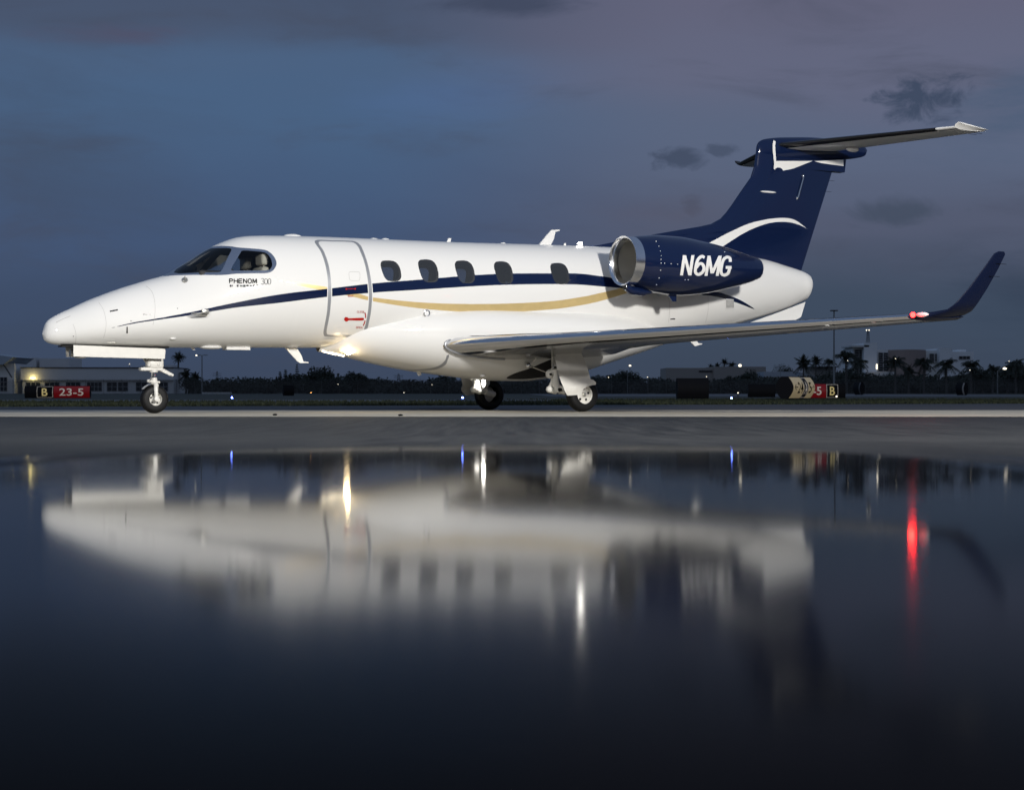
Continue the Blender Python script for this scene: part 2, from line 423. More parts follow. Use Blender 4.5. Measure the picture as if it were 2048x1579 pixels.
# ------------------------------------------------------------------ fuselage
def prof(pts): 
    q = [un(x, y, 0) for x, y in pts]; return pchip([p.x for p in q], [p.z for p in q])
tip = un(84.5, 667, 0); tail = un(1617.5, 569, 0)
TOP = [(92, 645), (107, 633), (142, 616), (177, 600), (236, 578), (294, 560), (326, 551), (371, 524.5), (417.5, 496.5), (440, 486), (455.5, 480), (475, 474.6), (493.6, 472.4), (525, 471.6), (558, 471.8), (660, 474.5), (743, 478), (893, 484), (1098, 490), (1171, 492.7), (1300, 498), (1400, 504), (1516, 517), (1570, 532), (1598, 541), (1608, 545.5), (1614, 550)]
BOT = [(89, 680), (104, 687.6), (130, 691), (200, 693), (265, 694), (368, 695), (499, 695), (602, 695), (760, 696), (950, 697), (1100, 697), (1200, 696), (1287, 690), (1355, 676), (1440, 656), (1507, 638), (1563, 620), (1600, 604), (1608, 600), (1613, 590)]
def prof2(pts):
    q = [un(x, y, 0) for x, y in pts]
    xs = [p.x for p in q] + [tip.x, tail.x]; zs = [p.z for p in q] + [tip.z, tail.z]; return pchip(xs, zs)
fT, fB = prof2(TOP), prof2(BOT)
fW = pchip([tip.x, tip.x - .03, tip.x - .1, tip.x - .3, 7.6, 7.0, 6.2, 5.6, 5.0, 4.3, 3.5, 0, -1.5, -2.6, -4.0, -5.0, -5.7, tail.x + .06, tail.x], [0, .085, .155, .245, .40, .51, .63, .71, .78, .82, .84, .84, .83, .78, .60, .42, .28, .19, .04])
NU, NR = 820, 176
us = []
L0 = tip.x - tail.x
for i in range(NU + 1):
    t = i / NU; e = .5 - .5 * math.cos(math.pi * t); us.append(tip.x - L0 * (t * .75 + e * .25) if False else tip.x - L0 * (.7 * t + .3 * e))
rings = []
for u in us:
    T = float(fT(u)); B = float(fB(u)); w = float(fW(u)); k = .5
    if u > 4.6: k = .5 - .10 * min(1, (u - 4.6) / 1.6)          # flatter, lower shoulder line along the nose
    zc = B + (T - B) * k; r_ = []
    for j in range(NR):
        th = 2 * math.pi * j / NR; s_, c_ = math.sin(th), math.cos(th)
        pw = 1.0 - .06
        r_.append((u, w * math.copysign(abs(s_) ** pw, s_), zc + ((T - zc) if c_ > 0 else (zc - B)) * math.copysign(abs(c_) ** 1.0, c_)))
    rings.append(r_)
V, F = loftS(rings)
F = [tuple(reversed(f)) for f in F]
fus = Surf(V, F)
if sum(fus.N[len(fus.N)//2 + 5][i] * (0, 1, 0)[i] for i in range(3)) * fus.V[len(fus.V)//2 + 5][1] < 0:
    fus = Surf(V, [tuple(reversed(f)) for f in F])
navyTop = [(215, 657.2), (265, 645), (312, 637), (382, 624), (464, 606.4), (558, 588.8), (655, 577.3), (746.5, 566.6), (834, 559.5), (951.6, 550), (1025, 547), (1098, 546.6), (1156.7, 547), (1200, 552), (1232, 556.7), (1290, 566)]
navyBot = [(1290, 584), (1240, 576), (1200, 572.5), (1156.7, 569), (1098, 568), (1025, 569), (951.6, 572), (834, 579.5), (746.5, 585), (655, 593.5), (558, 605.5), (464, 616), (382, 630), (312, 640), (265, 647.4), (215, 657.8)]
navyP = np.vstack([crom(navyTop, 6, False), crom(navyBot, 6, False)])
goldT = [(529, 554), (587.5, 564), (655, 574), (720, 588), (746.5, 594.7), (834, 604), (922, 607.6), (1010, 607), (1098, 602.6), (1158, 594.5), (1200, 586), (1258, 572)]
goldB = [(1264, 583), (1202, 601.5), (1158, 611), (1098, 619), (1010, 624), (922, 623), (834, 615.8), (746.5, 602.6), (700, 592), (631, 578), (570, 564.5), (529, 554.6)]
goldP = np.vstack([crom(goldT, 6, False), crom(goldB, 6, False)])
fus.paint(goldP, 'gold'); fus.paint(navyP, 'navy')
sw = np.vstack([crom([(1395, 588.6), (1431, 583.6), (1451.6, 588.6), (1481, 600), (1516, 621.5)], 6, False), crom([(1516, 621.6), (1481, 608), (1451.6, 598), (1422, 591.5), (1395, 590)], 6, False)])
fus.paint(sw, 'navy')
# crown of the rear fuselage is navy where the dorsal fin starts
surP = np.vstack([crom([(328, 552.5), (350, 550.6), (396, 549.7), (441, 550), (472, 547.4), (505, 546.5), (532.8, 546), (545, 541.5), (552, 532), (553, 524), (548, 513), (538.8, 504), (525, 498.8), (479.6, 495), (456.8, 492), (434, 492), (419, 494.5)], 5, False), [(412, 486), (365, 516), (320, 548)]])
fus.paint(surP, 'surround')
doorO = crom([(630, 481.2), (641.4, 502.8), (650.5, 529), (655.4, 558.8), (656, 591.7), (653.7, 624.6), (650, 646), (647, 662), (647.5, 669), (653, 673), (690, 674.2), (722, 673), (729, 670), (732.8, 664), (738, 644), (741.8, 624.6), (744.3, 591.7), (741.8, 558.8), (735, 525.8), (725, 498), (720, 489.5), (712, 483.5), (700, 481.4), (665, 480.6)], 5)
doorI = crom([(637.5, 483.6), (648, 503), (657, 529), (661.6, 558.8), (662.5, 591.7), (660, 624.6), (656, 646), (653.4, 661), (654, 667), (658, 669), (690, 669.8), (720, 668.8), (724.5, 667), (727, 662), (732, 644), (735.6, 624.6), (738, 591.7), (735.5, 558.8), (729, 525.8), (718.5, 498), (713.5, 490), (708, 485.5), (698, 483.6), (665, 482.9)], 5)
fl = fus.cut(np.maximum(fus.poly(doorO, 1.6), -fus.poly(doorI, -1.6)), sel=lambda s, i: s.T[i] != 'white')
for i, x in enumerate(fl):
    if x: fus.T[i] = 'white'
fus.group(doorO, 'seal'); fus.group(doorI, 'door', only=('seal',))
WB = [(761.5, 521.5, 802, 562), (836.7, 519.4, 876.7, 564), (910.2, 521.5, 949.4, 566), (988.5, 523.2, 1026, 567), (1101, 526.4, 1138.3, 568)]
w0 = [(105, 118), (118, 92), (150, 85), (200, 85), (238, 95), (268, 120), (290, 165), (303, 235), (300, 270), (280, 296), (235, 303), (180, 297), (150, 270), (130, 225), (112, 165)]
def winpoly(b, sh=0.0):
    P = [(b[0] + (x - 105) / 198 * (b[2] - b[0]), b[1] + (y - 85) / 218 * (b[3] - b[1])) for x, y in w0]; return crom(P, 5)
for b in WB:
    P = winpoly(b); fus.group(P, 'wframe', 0.6)
    P2 = winpoly((b[0] + 1.2, b[1] + 3.4, b[2] - 3.6, b[3] - 1.2)); fus.group(P2, 'wglass', only=('wframe',))
wsP = crom([(347, 544.8), (383, 519.5), (405, 505), (419, 497.6), (424, 496.6), (440, 496), (458, 496.3), (463.2, 498.5), (461, 504), (454, 518), (447, 534), (442, 542), (437, 544), (400, 545)], 3)
swP = crom([(462, 538.2), (466, 530), (477, 512), (482.5, 503), (486, 500.8), (500, 501.4), (520, 503.2), (530, 505), (537, 510), (542.5, 519), (544.5, 530), (542, 536.5), (536, 540.2), (515, 541), (468, 541.2), (463, 540.6)], 4)
fus.group(wsP, 'ws'); fus.group(swP, 'sw')
fuselage = fus.extract('', 'fuselage', jet)
seal = fus.extract('seal', 'door_frame', jet, 'door_seal', side=1); fus.extract('seal', 'fuselage_skin_panel', jet, 'white', side=-1)
door = fus.extract('door', 'cabin_door', jet, side=1); fus.extract('door', 'fuselage_skin_panel', jet, side=-1)
# each window becomes its own part
def split_windows(tagn, P, side): return
allG = fus.G[:]
for gi, (g, nm, mt) in enumerate((('wframe', 'window_frame', 'frame_metal'), ('wglass', 'cabin_window', 'cabin_glass'))):
    pass
ucent = [un((b[0] + b[2]) / 2, (b[1] + b[3]) / 2, .82).x for b in WB]
for i, q in enumerate(fus.F):
    if fus.G[i] in ('wframe', 'wglass'):
        um = sum(fus.V[a][0] for a in q) / len(q); k = int(np.argmin([abs(um - c) for c in ucent])); fus.G[i] += str(k)
for k in range(5):
    for sd in (1, -1):
        g = fus.extract('wglass%d' % k, 'cabin_window', jet, 'cabin_glass', side=sd)
        fus.extract('wframe%d' % k, 'window_frame', g, 'frame_metal', side=sd)
for sd in (1, -1):
    fus.extract('ws', 'windshield', jet, 'cockpit_glass', side=sd); fus.extract('sw', 'cockpit_side_window', jet, 'cockpit_glass', side=sd)
BVF = bvh_of(fuselage, seal, door)
# ------------------------------------------------------------------ belly fairing
FB = [(636, 703), (660, 707), (688, 712.5), (746, 726), (834, 743), (893, 751), (952, 758), (1000, 761.5), (1040, 762), (1083, 758), (1150, 744), (1194, 729), (1287, 699), (1340, 681), (1372, 672)]
q = [un(x, y, 0) for x, y in FB]; fFB = pchip([p.x for p in q], [p.z for p in q]); u0, u1 = q[0].x, q[-1].x
fFW = pchip([u0, 3.7, 3.1, 2.5, 2.0, 1, -.5, -1.5, -2.3, u1], [.12, .50, .74, .90, 1.0, 1.06, 1.05, .92, .6, .1])
fFH = pchip([u0, 3.7, 3.1, 2.3, 1.2, -1, -2.3, u1], [.05, .15, .28, .47, .52, .5, .3, .02])
rings = []
for i in range(161):
    u = u0 + (u1 - u0) * i / 160; b_ = float(fFB(u)); w = float(fFW(u)); h = float(fFH(u)); zc = max(1.28, b_ + .06); r_ = []
    for j in range(96):
        th = 2 * math.pi * j / 96; s_, c_ = math.sin(th), math.cos(th); e = .82
        r_.append((u, w * math.copysign(abs(s_) ** e, s_), zc + (h if c_ > 0 else zc - b_) * math.copysign(abs(c_) ** (1 if c_ > 0 else .9), c_)))
    rings.append(r_)
V, F = loftS(rings); fa = Surf(V, F)
m_ = 80 * 96 + 24
if fa.N[m_][1] * fa.V[m_][1] < 0: fa = Surf(V, [tuple(reversed(f)) for f in F])
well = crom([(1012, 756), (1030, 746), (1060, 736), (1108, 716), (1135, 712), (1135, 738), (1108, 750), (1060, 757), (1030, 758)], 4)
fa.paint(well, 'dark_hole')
sealP = np.vstack([crom([(893, 708), (892, 716), (888, 723), (878, 731), (862, 736), (836, 738.5), (815, 739)], 5, False), crom([(815, 740.5), (838, 741), (865, 739.5), (882, 735), (892, 728), (897, 718), (899, 708)], 5, False)])
fa.paint(sealP, 'door_seal')
fairing = fa.extract('', 'belly_fairing', jet)
# ------------------------------------------------------------------ wings
def foil(n=22):
    xs = [.5 - .5 * math.cos(math.pi * i / n) for i in range(n + 1)]
    yt = lambda x: 5 * (.2969 * math.sqrt(x) - .1260 * x - .3516 * x * x + .2843 * x ** 3 - .1036 * x ** 4)
    up = [(x, yt(x)) for x in reversed(xs)]; lo = [(x, -yt(x) * .85) for x in xs[1:-1]]
    return up + lo        # starts at TE, over the top to LE, back below
FO = foil(); NF = len(FO)
def section(LE, TE, t, spandir):
    LE, TE = Vector(LE), Vector(TE); c = TE - LE; upv = c.cross(Vector(spandir)).normalized()
    if upv.z < 0 or (abs(upv.z) < .2 and False): upv = -upv
    return [LE + c * x + upv * (y * t) for x, y in FO]
def wingloft(secs, name, mt, parent, lo=0.0, hi=1.0, cap=True, mirror=False, **k):
    idx = [i for i, (x, y) in enumerate(FO) if lo - 1e-6 <= x <= hi + 1e-6]
    closed = len(idx) == NF; mb = MB(); vs = []; fs = []
    if not closed and lo > 0:   # wrap through the trailing edge
        k0 = [i for i in idx if i > NF // 2]; k1 = [i for i in idx if i < NF // 2]; idx = k0 + k1
    n = len(idx)
    for s_ in secs: vs += [(p.x, -p.y if mirror else p.y, p.z) for p in (s_[i] for i in idx)]
    for i in range(len(secs) - 1):
        for j in range(n if closed else n - 1): fs.append((i * n + j, i * n + (j + 1) % n, (i + 1) * n + (j + 1) % n, (i + 1) * n + j))
    if cap: fs.append(tuple(range(n))); fs.append(tuple((len(secs) - 1) * n + j for j in range(n)))
    mb.add(vs, fs); return mb.build(name, mt, parent, angle=40, **k)
rLE = un(889, 689.5, .95); tLE = un(1815, 632.5, 7.45)
def le_at(v): t = (v - .95) / (7.45 - .95); return rLE.lerp(tLE, t)
def chord(v): return float(pchip([.3, .95, 2.6, 4.5, 7.45], [3.4, 3.05, 2.05, 1.6, .92])(v))
secs = []; vsn = [.4, .95, 1.3, 1.8, 2.4, 3.2, 4.2, 5.2, 6.2, 7.0, 7.45]
for v in vsn:
    L = le_at(v); c = chord(v); tw = .045 if v < 1.5 else .03
    secs.append(section(L, L + Vector((-c, 0, -c * tw)), c * (.128 if v < 2 else .118), (0, 1, .05)))
tipA = un(1862, 628, 7.58); 
tipS = section(tipA, tipA + Vector((-.62, 0, -.02)), .095, (0, 1, .05))
for mir in (False, True):
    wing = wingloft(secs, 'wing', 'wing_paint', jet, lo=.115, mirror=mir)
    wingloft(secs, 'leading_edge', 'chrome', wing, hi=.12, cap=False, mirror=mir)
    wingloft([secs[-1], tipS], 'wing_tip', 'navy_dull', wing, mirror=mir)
    if not mir: wingP = wing
    # winglet
    WL = [((1862, 628, 7.58), .62, .095), ((1893, 620.5, 7.72), .47, .06), ((1906, 611, 7.80), .42, .045), ((1914, 603, 7.83), .40, .04), ((1938, 575, 7.88), .345, .034), ((1967, 536, 7.94), .28, .026), ((1988, 507, 7.98), .215, .02), ((1997, 502.5, 7.99), .11, .012)]
    ws = []
    for i, ((x, y, v), c, t) in enumerate(WL):
        L = un(x, y, v); a = un(*WL[max(i - 1, 0)][0]); b = un(*WL[min(i + 1, len(WL) - 1)][0]); c3 = Vector((-c, 0, 0)); 
        upv = c3.cross(b - a).normalized()
        if upv.y > 0: upv = -upv                      # the upper surface turns inboard
        ws.append([L + c3 * fx + upv * (fy * t) for fx, fy in FO])
    wingloft(ws, 'winglet', 'navy_dull', wing, mirror=mir)
wing_parts = [o for o in col.objects if o.name.startswith(('wing', 'leading'))]
# root seal round the wing leading edge
mb = MB(); L = le_at(1.08); s0 = section(le_at(.96), le_at(.96) + Vector((-3.05, 0, -.13)), .40, (0, 1, .05))
pts = [s0[i] for i in range(NF) if FO[i][0] < .42]
mb.tube([p for p in pts], .02, 8); mb.build('wing_root_seal', 'door_seal', jet)
# flap track fairings and small fittings below the port wing
for (x, y, v, l) in ((1650, 650, 6.2, .34), (1752, 641, 6.95, .26)):
    p = un(x, y, v); m = MB(); m.ball((p.x, p.y, p.z + .01), 1, 14, (l / 2, .04, .045)); m.build('flap_track_fairing', 'white', jet)
# ------------------------------------------------------------------ tail fin
te0 = un(1602.5, 541, 0); te1 = un(1663, 347, 0)
def te_u(z): return te0.x + (te1.x - te0.x) * (z - te0.z) / (te1.z - te0.z)
LEp = [(1185, 492.5), (1245, 480.5), (1305, 469), (1360, 459.5), (1400, 452.6), (1422, 447.5), (1441, 437), (1452, 425), (1463, 410), (1482, 382), (1501, 355), (1508, 333), (1511, 310), (1514, 292)]
qs = [un(x, y, 0) for x, y in LEp]
finrings = []
base_z = 2.2
lst = [(qs[0].x, base_z)] + [(p.x, p.z) for p in qs]
zz = [a[1] for a in lst]
def fsec(ule, z):
    ut = te_u(z); n = 60; r_ = []
    tk = .085 + .05 * max(0, min(1, (z - 2.9) / .5)); pos = (z - 3.0) / 2.0
    tk = .10 if z > 3.3 else .10 + .0
    cc = ule - ut; out = []
    for x, y in FOF:
        # thickness builds up only over the main fin, the dorsal part stays a thin ridge
        ax = ule - cc * x
        d_main = MAINLE(z); k = 1.0
        if ax > d_main: k = max(.38, 1 - (ax - d_main) * 1.0)
        out.append((ax, y * .21 * k, z))
    return out
def MAINLE(z): return float(np.interp(z, [2.2, qs[6].z, qs[-1].z], [qs[6].x + .9, qs[6].x, qs[-1].x]))
FOF = foil(44)
ring = [fsec(a, z) for a, z in lst]
# refine vertically
fine = []
for i in range(len(ring) - 1):
    for j in range(6 if i else 20):
        t = j / (6 if i else 20); fine.append([tuple(p[k] * (1 - t) + r2[k] * t for k in range(3)) for p, r2 in zip(ring[i], ring[i + 1])])
fine.append(ring[-1])
V, F = loftS(fine); fin = Surf(V, F)
mid = next(i for i in range(len(fin.V) // 2, len(fin.V)) if fin.V[i][1] > .08)
if fin.N[mid][1] < 0: fin = Surf(V, [tuple(reversed(f)) for f in F])
fin.T = ['navy'] * len(fin.F)
arc = np.vstack([crom([(1405, 493), (1418.8, 485.5), (1451.6, 468), (1495.5, 448), (1533.6, 438.6), (1568.8, 435.7), (1592, 441), (1614, 457.6)], 6, False), crom([(1614, 458), (1598, 449.5), (1574.6, 444), (1545.3, 445), (1516, 453), (1481, 470), (1445.7, 492.8), (1430, 501)], 6, False)])
fin.paint(arc, 'white')
finO = fin.extract('', 'vertical_stabilizer', jet)
# bullet fairing on top, with the white hook painted on its front
bA = un(1517, 300, 0); bB = un(1732, 304, 0)
BT = pchip(*zip(*[(un(x, y, 0).x, un(x, y, 0).z) for x, y in ((1512, 305), (1514, 290), (1520, 282), (1530, 278), (1577, 274.5), (1640, 276), (1700, 284), (1728, 293), (1734, 300))]))
BB = pchip(*zip(*[(un(x, y, 0).x, un(x, y, 0).z) for x, y in ((1512, 307), (1514, 320), (1520, 323), (1545, 324), (1620, 322.5), (1686, 319.5), (1715, 316), (1730, 311), (1734, 302))]))
ua, ub = un(1512.5, 305, 0).x, un(1733.6, 301, 0).x; rings = []
for i in range(81):
    t = i / 80; t = .5 - .5 * math.cos(math.pi * t); u = ua + (ub - ua) * t; zt, zb = float(BT(u)), float(BB(u)); w = .155 * math.sin(math.pi * min(1, max(0.0, t)) ** .8) ** .55 if 0 < t < 1 else .01; zc = (zt + zb) / 2
    rings.append([(u, w * math.sin(2 * math.pi * j / 48), zc + (zt - zb) / 2 * math.cos(2 * math.pi * j / 48)) for j in range(48)])
V, F = loftS(rings); bu = Surf(V, F); m_ = 40 * 48 + 12
if bu.N[m_][1] * bu.V[m_][1] < 0: bu = Surf(V, [tuple(reversed(f)) for f in F])
bu.T = ['navy'] * len(bu.F)
bullet = bu.extract('', 'tail_fairing', jet)
# rudder horn below the bullet
p = [un(1550, 322, 0), un(1687, 319.5, 0), un(1684.5, 345.5, 0), un(1625, 341, 0), un(1552, 345, 0)]
m = MB(); m.prism([Vector((a.x, .075, a.z)) for a in p], (0, -.15, 0)); rud = m.build('rudder', 'navy', jet, smooth=False)
BVT = bvh_of(finO, bullet, rud)
def face_cam(bm):
    bm.normal_update()
    fl = [f for f in bm.faces if f.normal.dot(CAML - f.calc_center_median()) < 0]
    if fl: bmesh.ops.reverse_faces(bm, faces=fl)
def patch(name, P, mt, bv, parent=None, off=.004, step=6.0, **k):
    bm = bmesh.new(); P = [tuple(map(float, a)) for a in P]
    vs = [bm.verts.new((x, y, 0)) for x, y in P]; bm.faces.new(vs)
    xs = [a[0] for a in P]; ys = [a[1] for a in P]
    for ax, lo, hi in ((0, min(xs), max(xs)), (1, min(ys), max(ys))):
        c = lo + step
        while c < hi:
            bmesh.ops.bisect_plane(bm, geom=bm.verts[:] + bm.edges[:] + bm.faces[:], plane_co=(c, 0, 0) if ax == 0 else (0, c, 0), plane_no=(1, 0, 0) if ax == 0 else (0, 1, 0)); c += step
    for v in bm.verts: v.co = hit(bv, v.co.x, v.co.y, off)
    face_cam(bm)
    me = bpy.data.meshes.new(name); bm.to_mesh(me); bm.free(); me.materials.append(MT[mt]); me.polygons.foreach_set('use_smooth', [True] * len(me.polygons))
    o = bpy.data.objects.new(name, me); link(o, parent or jet); return tag(o, **k)
def ribbon(name, pts, w, mt, bv, parent=None, off=.004, closed=False, n=6, **k):
    P = crom(pts, n, closed); K = len(P); vs = []; fs = []
    for i in range(K):
        a = P[i - 1] if (closed or i) else P[i]; b = P[(i + 1) % K] if (closed or i < K - 1) else P[i]
        t = b - a; t = t / max(np.linalg.norm(t), 1e-9); nn = np.array([-t[1], t[0]]); ww = w if not hasattr(w, '__len__') else w[0] + (w[1] - w[0]) * i / (K - 1)
        for s_ in (-.5, .5): vs.append(hit(bv, *(P[i] + nn * ww * s_), off))
    for i in range(K if closed else K - 1):
        j = (i + 1) % K; fs.append((2 * i, 2 * i + 1, 2 * j + 1, 2 * j))
    f0 = fs[len(fs) // 2]; a_, b_, c_ = (Vector(vs[i]) for i in f0[:3])
    if (b_ - a_).cross(c_ - a_).dot(CAML - a_) < 0: fs = [tuple(reversed(f)) for f in fs]
    m = MB(); m.add(vs, fs); return m.build(name, mt, parent or jet, fix=False, **k)
TG = [patch('tail_stripe', [(1546.5, 281), (1551, 283), (1550, 292), (1552, 322), (1625, 322), (1587, 337), (1566, 341.5), (1564, 338), (1560, 335.5), (1555, 335), (1551, 337), (1549.5, 339.5), (1547, 337), (1548, 326), (1545.6, 305), (1545, 292)], 'white', BVT, off=.006, step=8),
      patch('tail_stripe', [(1628, 322.3), (1686, 319.8), (1687, 332.5), (1640, 326)], 'white', BVT, off=.006, step=12)]
# ------------------------------------------------------------------ horizontal stabilizer
hr = un(1556, 289.5, .1); hrt = un(1690, 300, .1); VT = 3.0
for mir in (False, True):
    ht = un(1909, 253.5, VT)
    if mir: q_ = un(1474, 328, -VT); ht = Vector((q_.x, VT, q_.z))
    ss = []
    for v, c, t in ((0, 1.45, .15), (.1, 1.40, .15), (VT - .3, .84, .09), (VT, .76, .08)):
        f_ = (v - .1) / (VT - .1); L = hr.lerp(ht, f_); ss.append(section(L, L + Vector((-c, 0, -.02)), t, (0, 1, 0)))
    hs = wingloft(ss, 'horizontal_stabilizer', 'white', jet, lo=.115, mirror=mir)
    wingloft(ss[:3], 'deicing_boot', 'boot', hs, hi=.12, cap=False, mirror=mir)
    wingloft([section(ss[2][NF // 2 + 0], ss[2][0], .085, (0, 1, 0)), ss[3]], 'leading_edge', 'boot' if mir else 'white', hs, hi=.12, cap=False, mirror=mir)  # far tip edge is painted black to look unlit
    m = MB()
    tipsec = []
    for k_, (v, up_, c0, c1) in enumerate(((VT, 0, 0, .72), (VT + .03, .03, -.02, .72), (VT + .08, .07, 0, .70), (VT + .10, .06, .04, .74))):
        L = ht + Vector((-c0, v - VT, up_)); T_ = ht + Vector((-c1, v - VT, -.015))
        tipsec.append(section(L, T_, .075 - .018 * k_, (0, 1, 0)))
    wingloft(tipsec, 'stabilizer_tip', 'boot' if mir else 'white', hs, mirror=mir)  # shade painted in: black colour makes the far tip look unlit
m = MB(); c_ = un(1705, 295.5, .75); m.ball((c_.x, c_.y, c_.z - .03), 1, 12, (.16, .05, .055)); m.build('elevator_hinge_fairing', 'white', jet)
# ------------------------------------------------------------------ engines
VN = 1.42
ST = [(1263, 473.5, 571), (1285, 471, 580), (1305, 470, 586), (1349, 473, 591.3), (1405, 483.5, 587.6), (1463.6, 499.8, 575), (1500, 512, 564.5), (1513, 516.5, 559)]
stn = []
for x, a, b in ST: A = un(x, a, VN); B = un(x, b, VN); stn.append((A.x, (A.z + B.z) / 2, (A.z - B.z) / 2))
ff = un(1244.5, 521, VN)
fZ = pchip([s_[0] for s_ in stn] + [ff.x], [s_[1] for s_ in stn] + [stn[0][1]]); fR = pchip([s_[0] for s_ in stn], [s_[2] for s_ in stn])
NS = 96
def nring(u, r_, zc=None, vc=VN):
    zc = float(fZ(u)) if zc is None else zc
    return [(u, vc + r_ * math.sin(2 * math.pi * j / NS), zc + r_ * math.cos(2 * math.pi * j / NS)) for j in range(NS)]
ub_, ue_ = stn[0][0], stn[-1][0]; z0 = stn[0][1]; r0 = stn[0][2]
rings = [nring(ub_ + (ue_ - ub_) * i / 60, float(fR(ub_ + (ue_ - ub_) * i / 60))) for i in range(61)]
V, F = loftS(rings)
def orient(V, F, idx, vc=VN):
    s = Surf(V, F)
    if s.N[idx][1] * (s.V[idx][1] - vc) < 0: s = Surf(V, [tuple(reversed(f)) for f in F])
    return s
nac = orient(V, F, 30 * NS + NS // 4); nac.T = ['navy'] * len(nac.F)
cowl = nac.extract('', 'engine_nacelle', jet)
lipw = ub_ ; lf = ff.x
prof_l = []
dl = lf - ub_
for i in range(13):
    a = math.pi / 2 * i / 12; prof_l.append((ub_ + dl * math.sin(a), .412 + (r0 - .412) * math.cos(a) ** .9 if math.cos(a) > 0 else .412))
prof_in = [(lf - .012, .385), (lf - .04, .37), (lf - .09, .36), (lf - .16, .356)]
m = MB()
P_ = prof_l + prof_in
vs = [p for (u, r_) in P_ for p in nring(u, r_, z0)]; fs = [(i * NS + j, i * NS + (j + 1) % NS, (i + 1) * NS + (j + 1) % NS, (i + 1) * NS + j) for i in range(len(P_) - 1) for j in range(NS)]
m.add(vs, fs); lip = m.build('intake_lip', 'lip_metal', cowl, angle=80)
m = MB(); P_ = [(lf - .16, .356), (lf - .3, .37), (lf - .62, .385)]
vs = [p for (u, r_) in P_ for p in nring(u, r_, z0)]; m.add(vs, [(i * NS + j, i * NS + (j + 1) % NS, (i + 1) * NS + (j + 1) % NS, (i + 1) * NS + j) for i in range(len(P_) - 1) for j in range(NS)])
duct = m.build('intake_duct', 'duct', cowl, angle=80)
m = MB(); uc = lf - .60
for k_ in range(22):
    a = 2 * math.pi * k_ / 22
    pts = []
    for r_, tw, w_ in ((.1, .5, .05), (.24, .9, .06), (.378, 1.2, .065)):
        for s_ in (-1, 1):
            aa = a + s_ * w_ / r_ * .5 * math.cos(tw * .6); pts.append((uc - s_ * .03 * math.sin(tw), VN + r_ * math.sin(aa), z0 + r_ * math.cos(aa)))
    m.add(pts, [(0, 1, 3, 2), (2, 3, 5, 4)])
m.build('fan', 'core', cowl, fix=False)
m = MB(); m.lathe((uc - .04, VN, z0), (1, 0, 0), [(0, .12), (.06, .115), (.14, .08), (.19, .03), (.2, .0)], 32); m.build('spinner', 'gear_metal', cowl)
m = MB(); m.lathe((uc - .05, VN, z0), (1, 0, 0), [(0, .0), (0, .384)], 48); m.build('engine_core', 'core', cowl)
m = MB(); m.lathe((ue_, VN, float(fZ(ue_))), (1, 0, 0), [(0, stn[-1][2] - .001), (-.02, stn[-1][2] - .012), (.1, stn[-1][2] - .03), (.5, .2), (.5, 0)], 64); m.build('exhaust_nozzle', 'gear_metal', cowl)
# scoop at the lower lip
sc0 = un(1251, 566, VN); 
m = MB(); a = Vector((lf - .05, VN + .03, z0 - .435)); m.tube([a, a + Vector((-.1, .0, -.05)), a + Vector((-.32, 0, -.075)), a + Vector((-.62, 0, -.05))], [.055, .075, .07, .01], 16); m.build('bleed_scoop', 'navy', cowl)
m = MB(); m.lathe(tuple(a + Vector((.005, 0, 0))), (1, 0, -.1), [(0, .055), (.012, .06), (.02, .052), (.006, .04)], 24, True); m.build('scoop_rim', 'chrome', cowl)
m = MB(); m.ball(tuple(a + Vector((.0, 0, 0))), .05, 12); m.build('scoop_mouth', 'dark_hole', cowl)
a = un(1340, 592, VN); m = MB(); m.prism([(a.x + .06, VN - .02, a.z + .03), (a.x - .12, VN - .02, a.z + .03), (a.x - .12, VN - .02, a.z - .09), (a.x - .04, VN - .02, a.z - .09)], (0, .04, 0)); m.build('drain_mast', 'navy', cowl, smooth=False)
BVN = bvh_of(cowl)
# pylon
zc_ = z0 - .02
m = MB(); pl = [section((ub_ - .35, v, zc_), (ue_ + .1, v, zc_ + .0), .16, (0, 1, 0)) for v in (.35, 1.1)]
pyl = wingloft(pl, 'engine_pylon', 'navy', cowl)
# mirrored engine on the far side
def mirror_tree(o, parent):
    c = o.copy(); c.data = o.data.copy(); col.objects.link(c); c.parent = parent
    for v in c.data.vertices: v.co.y = -v.co.y
    c.data.flip_normals()
    for ch in list(o.children): mirror_tree(ch, c)
    return c
mirror_tree(cowl, jet)
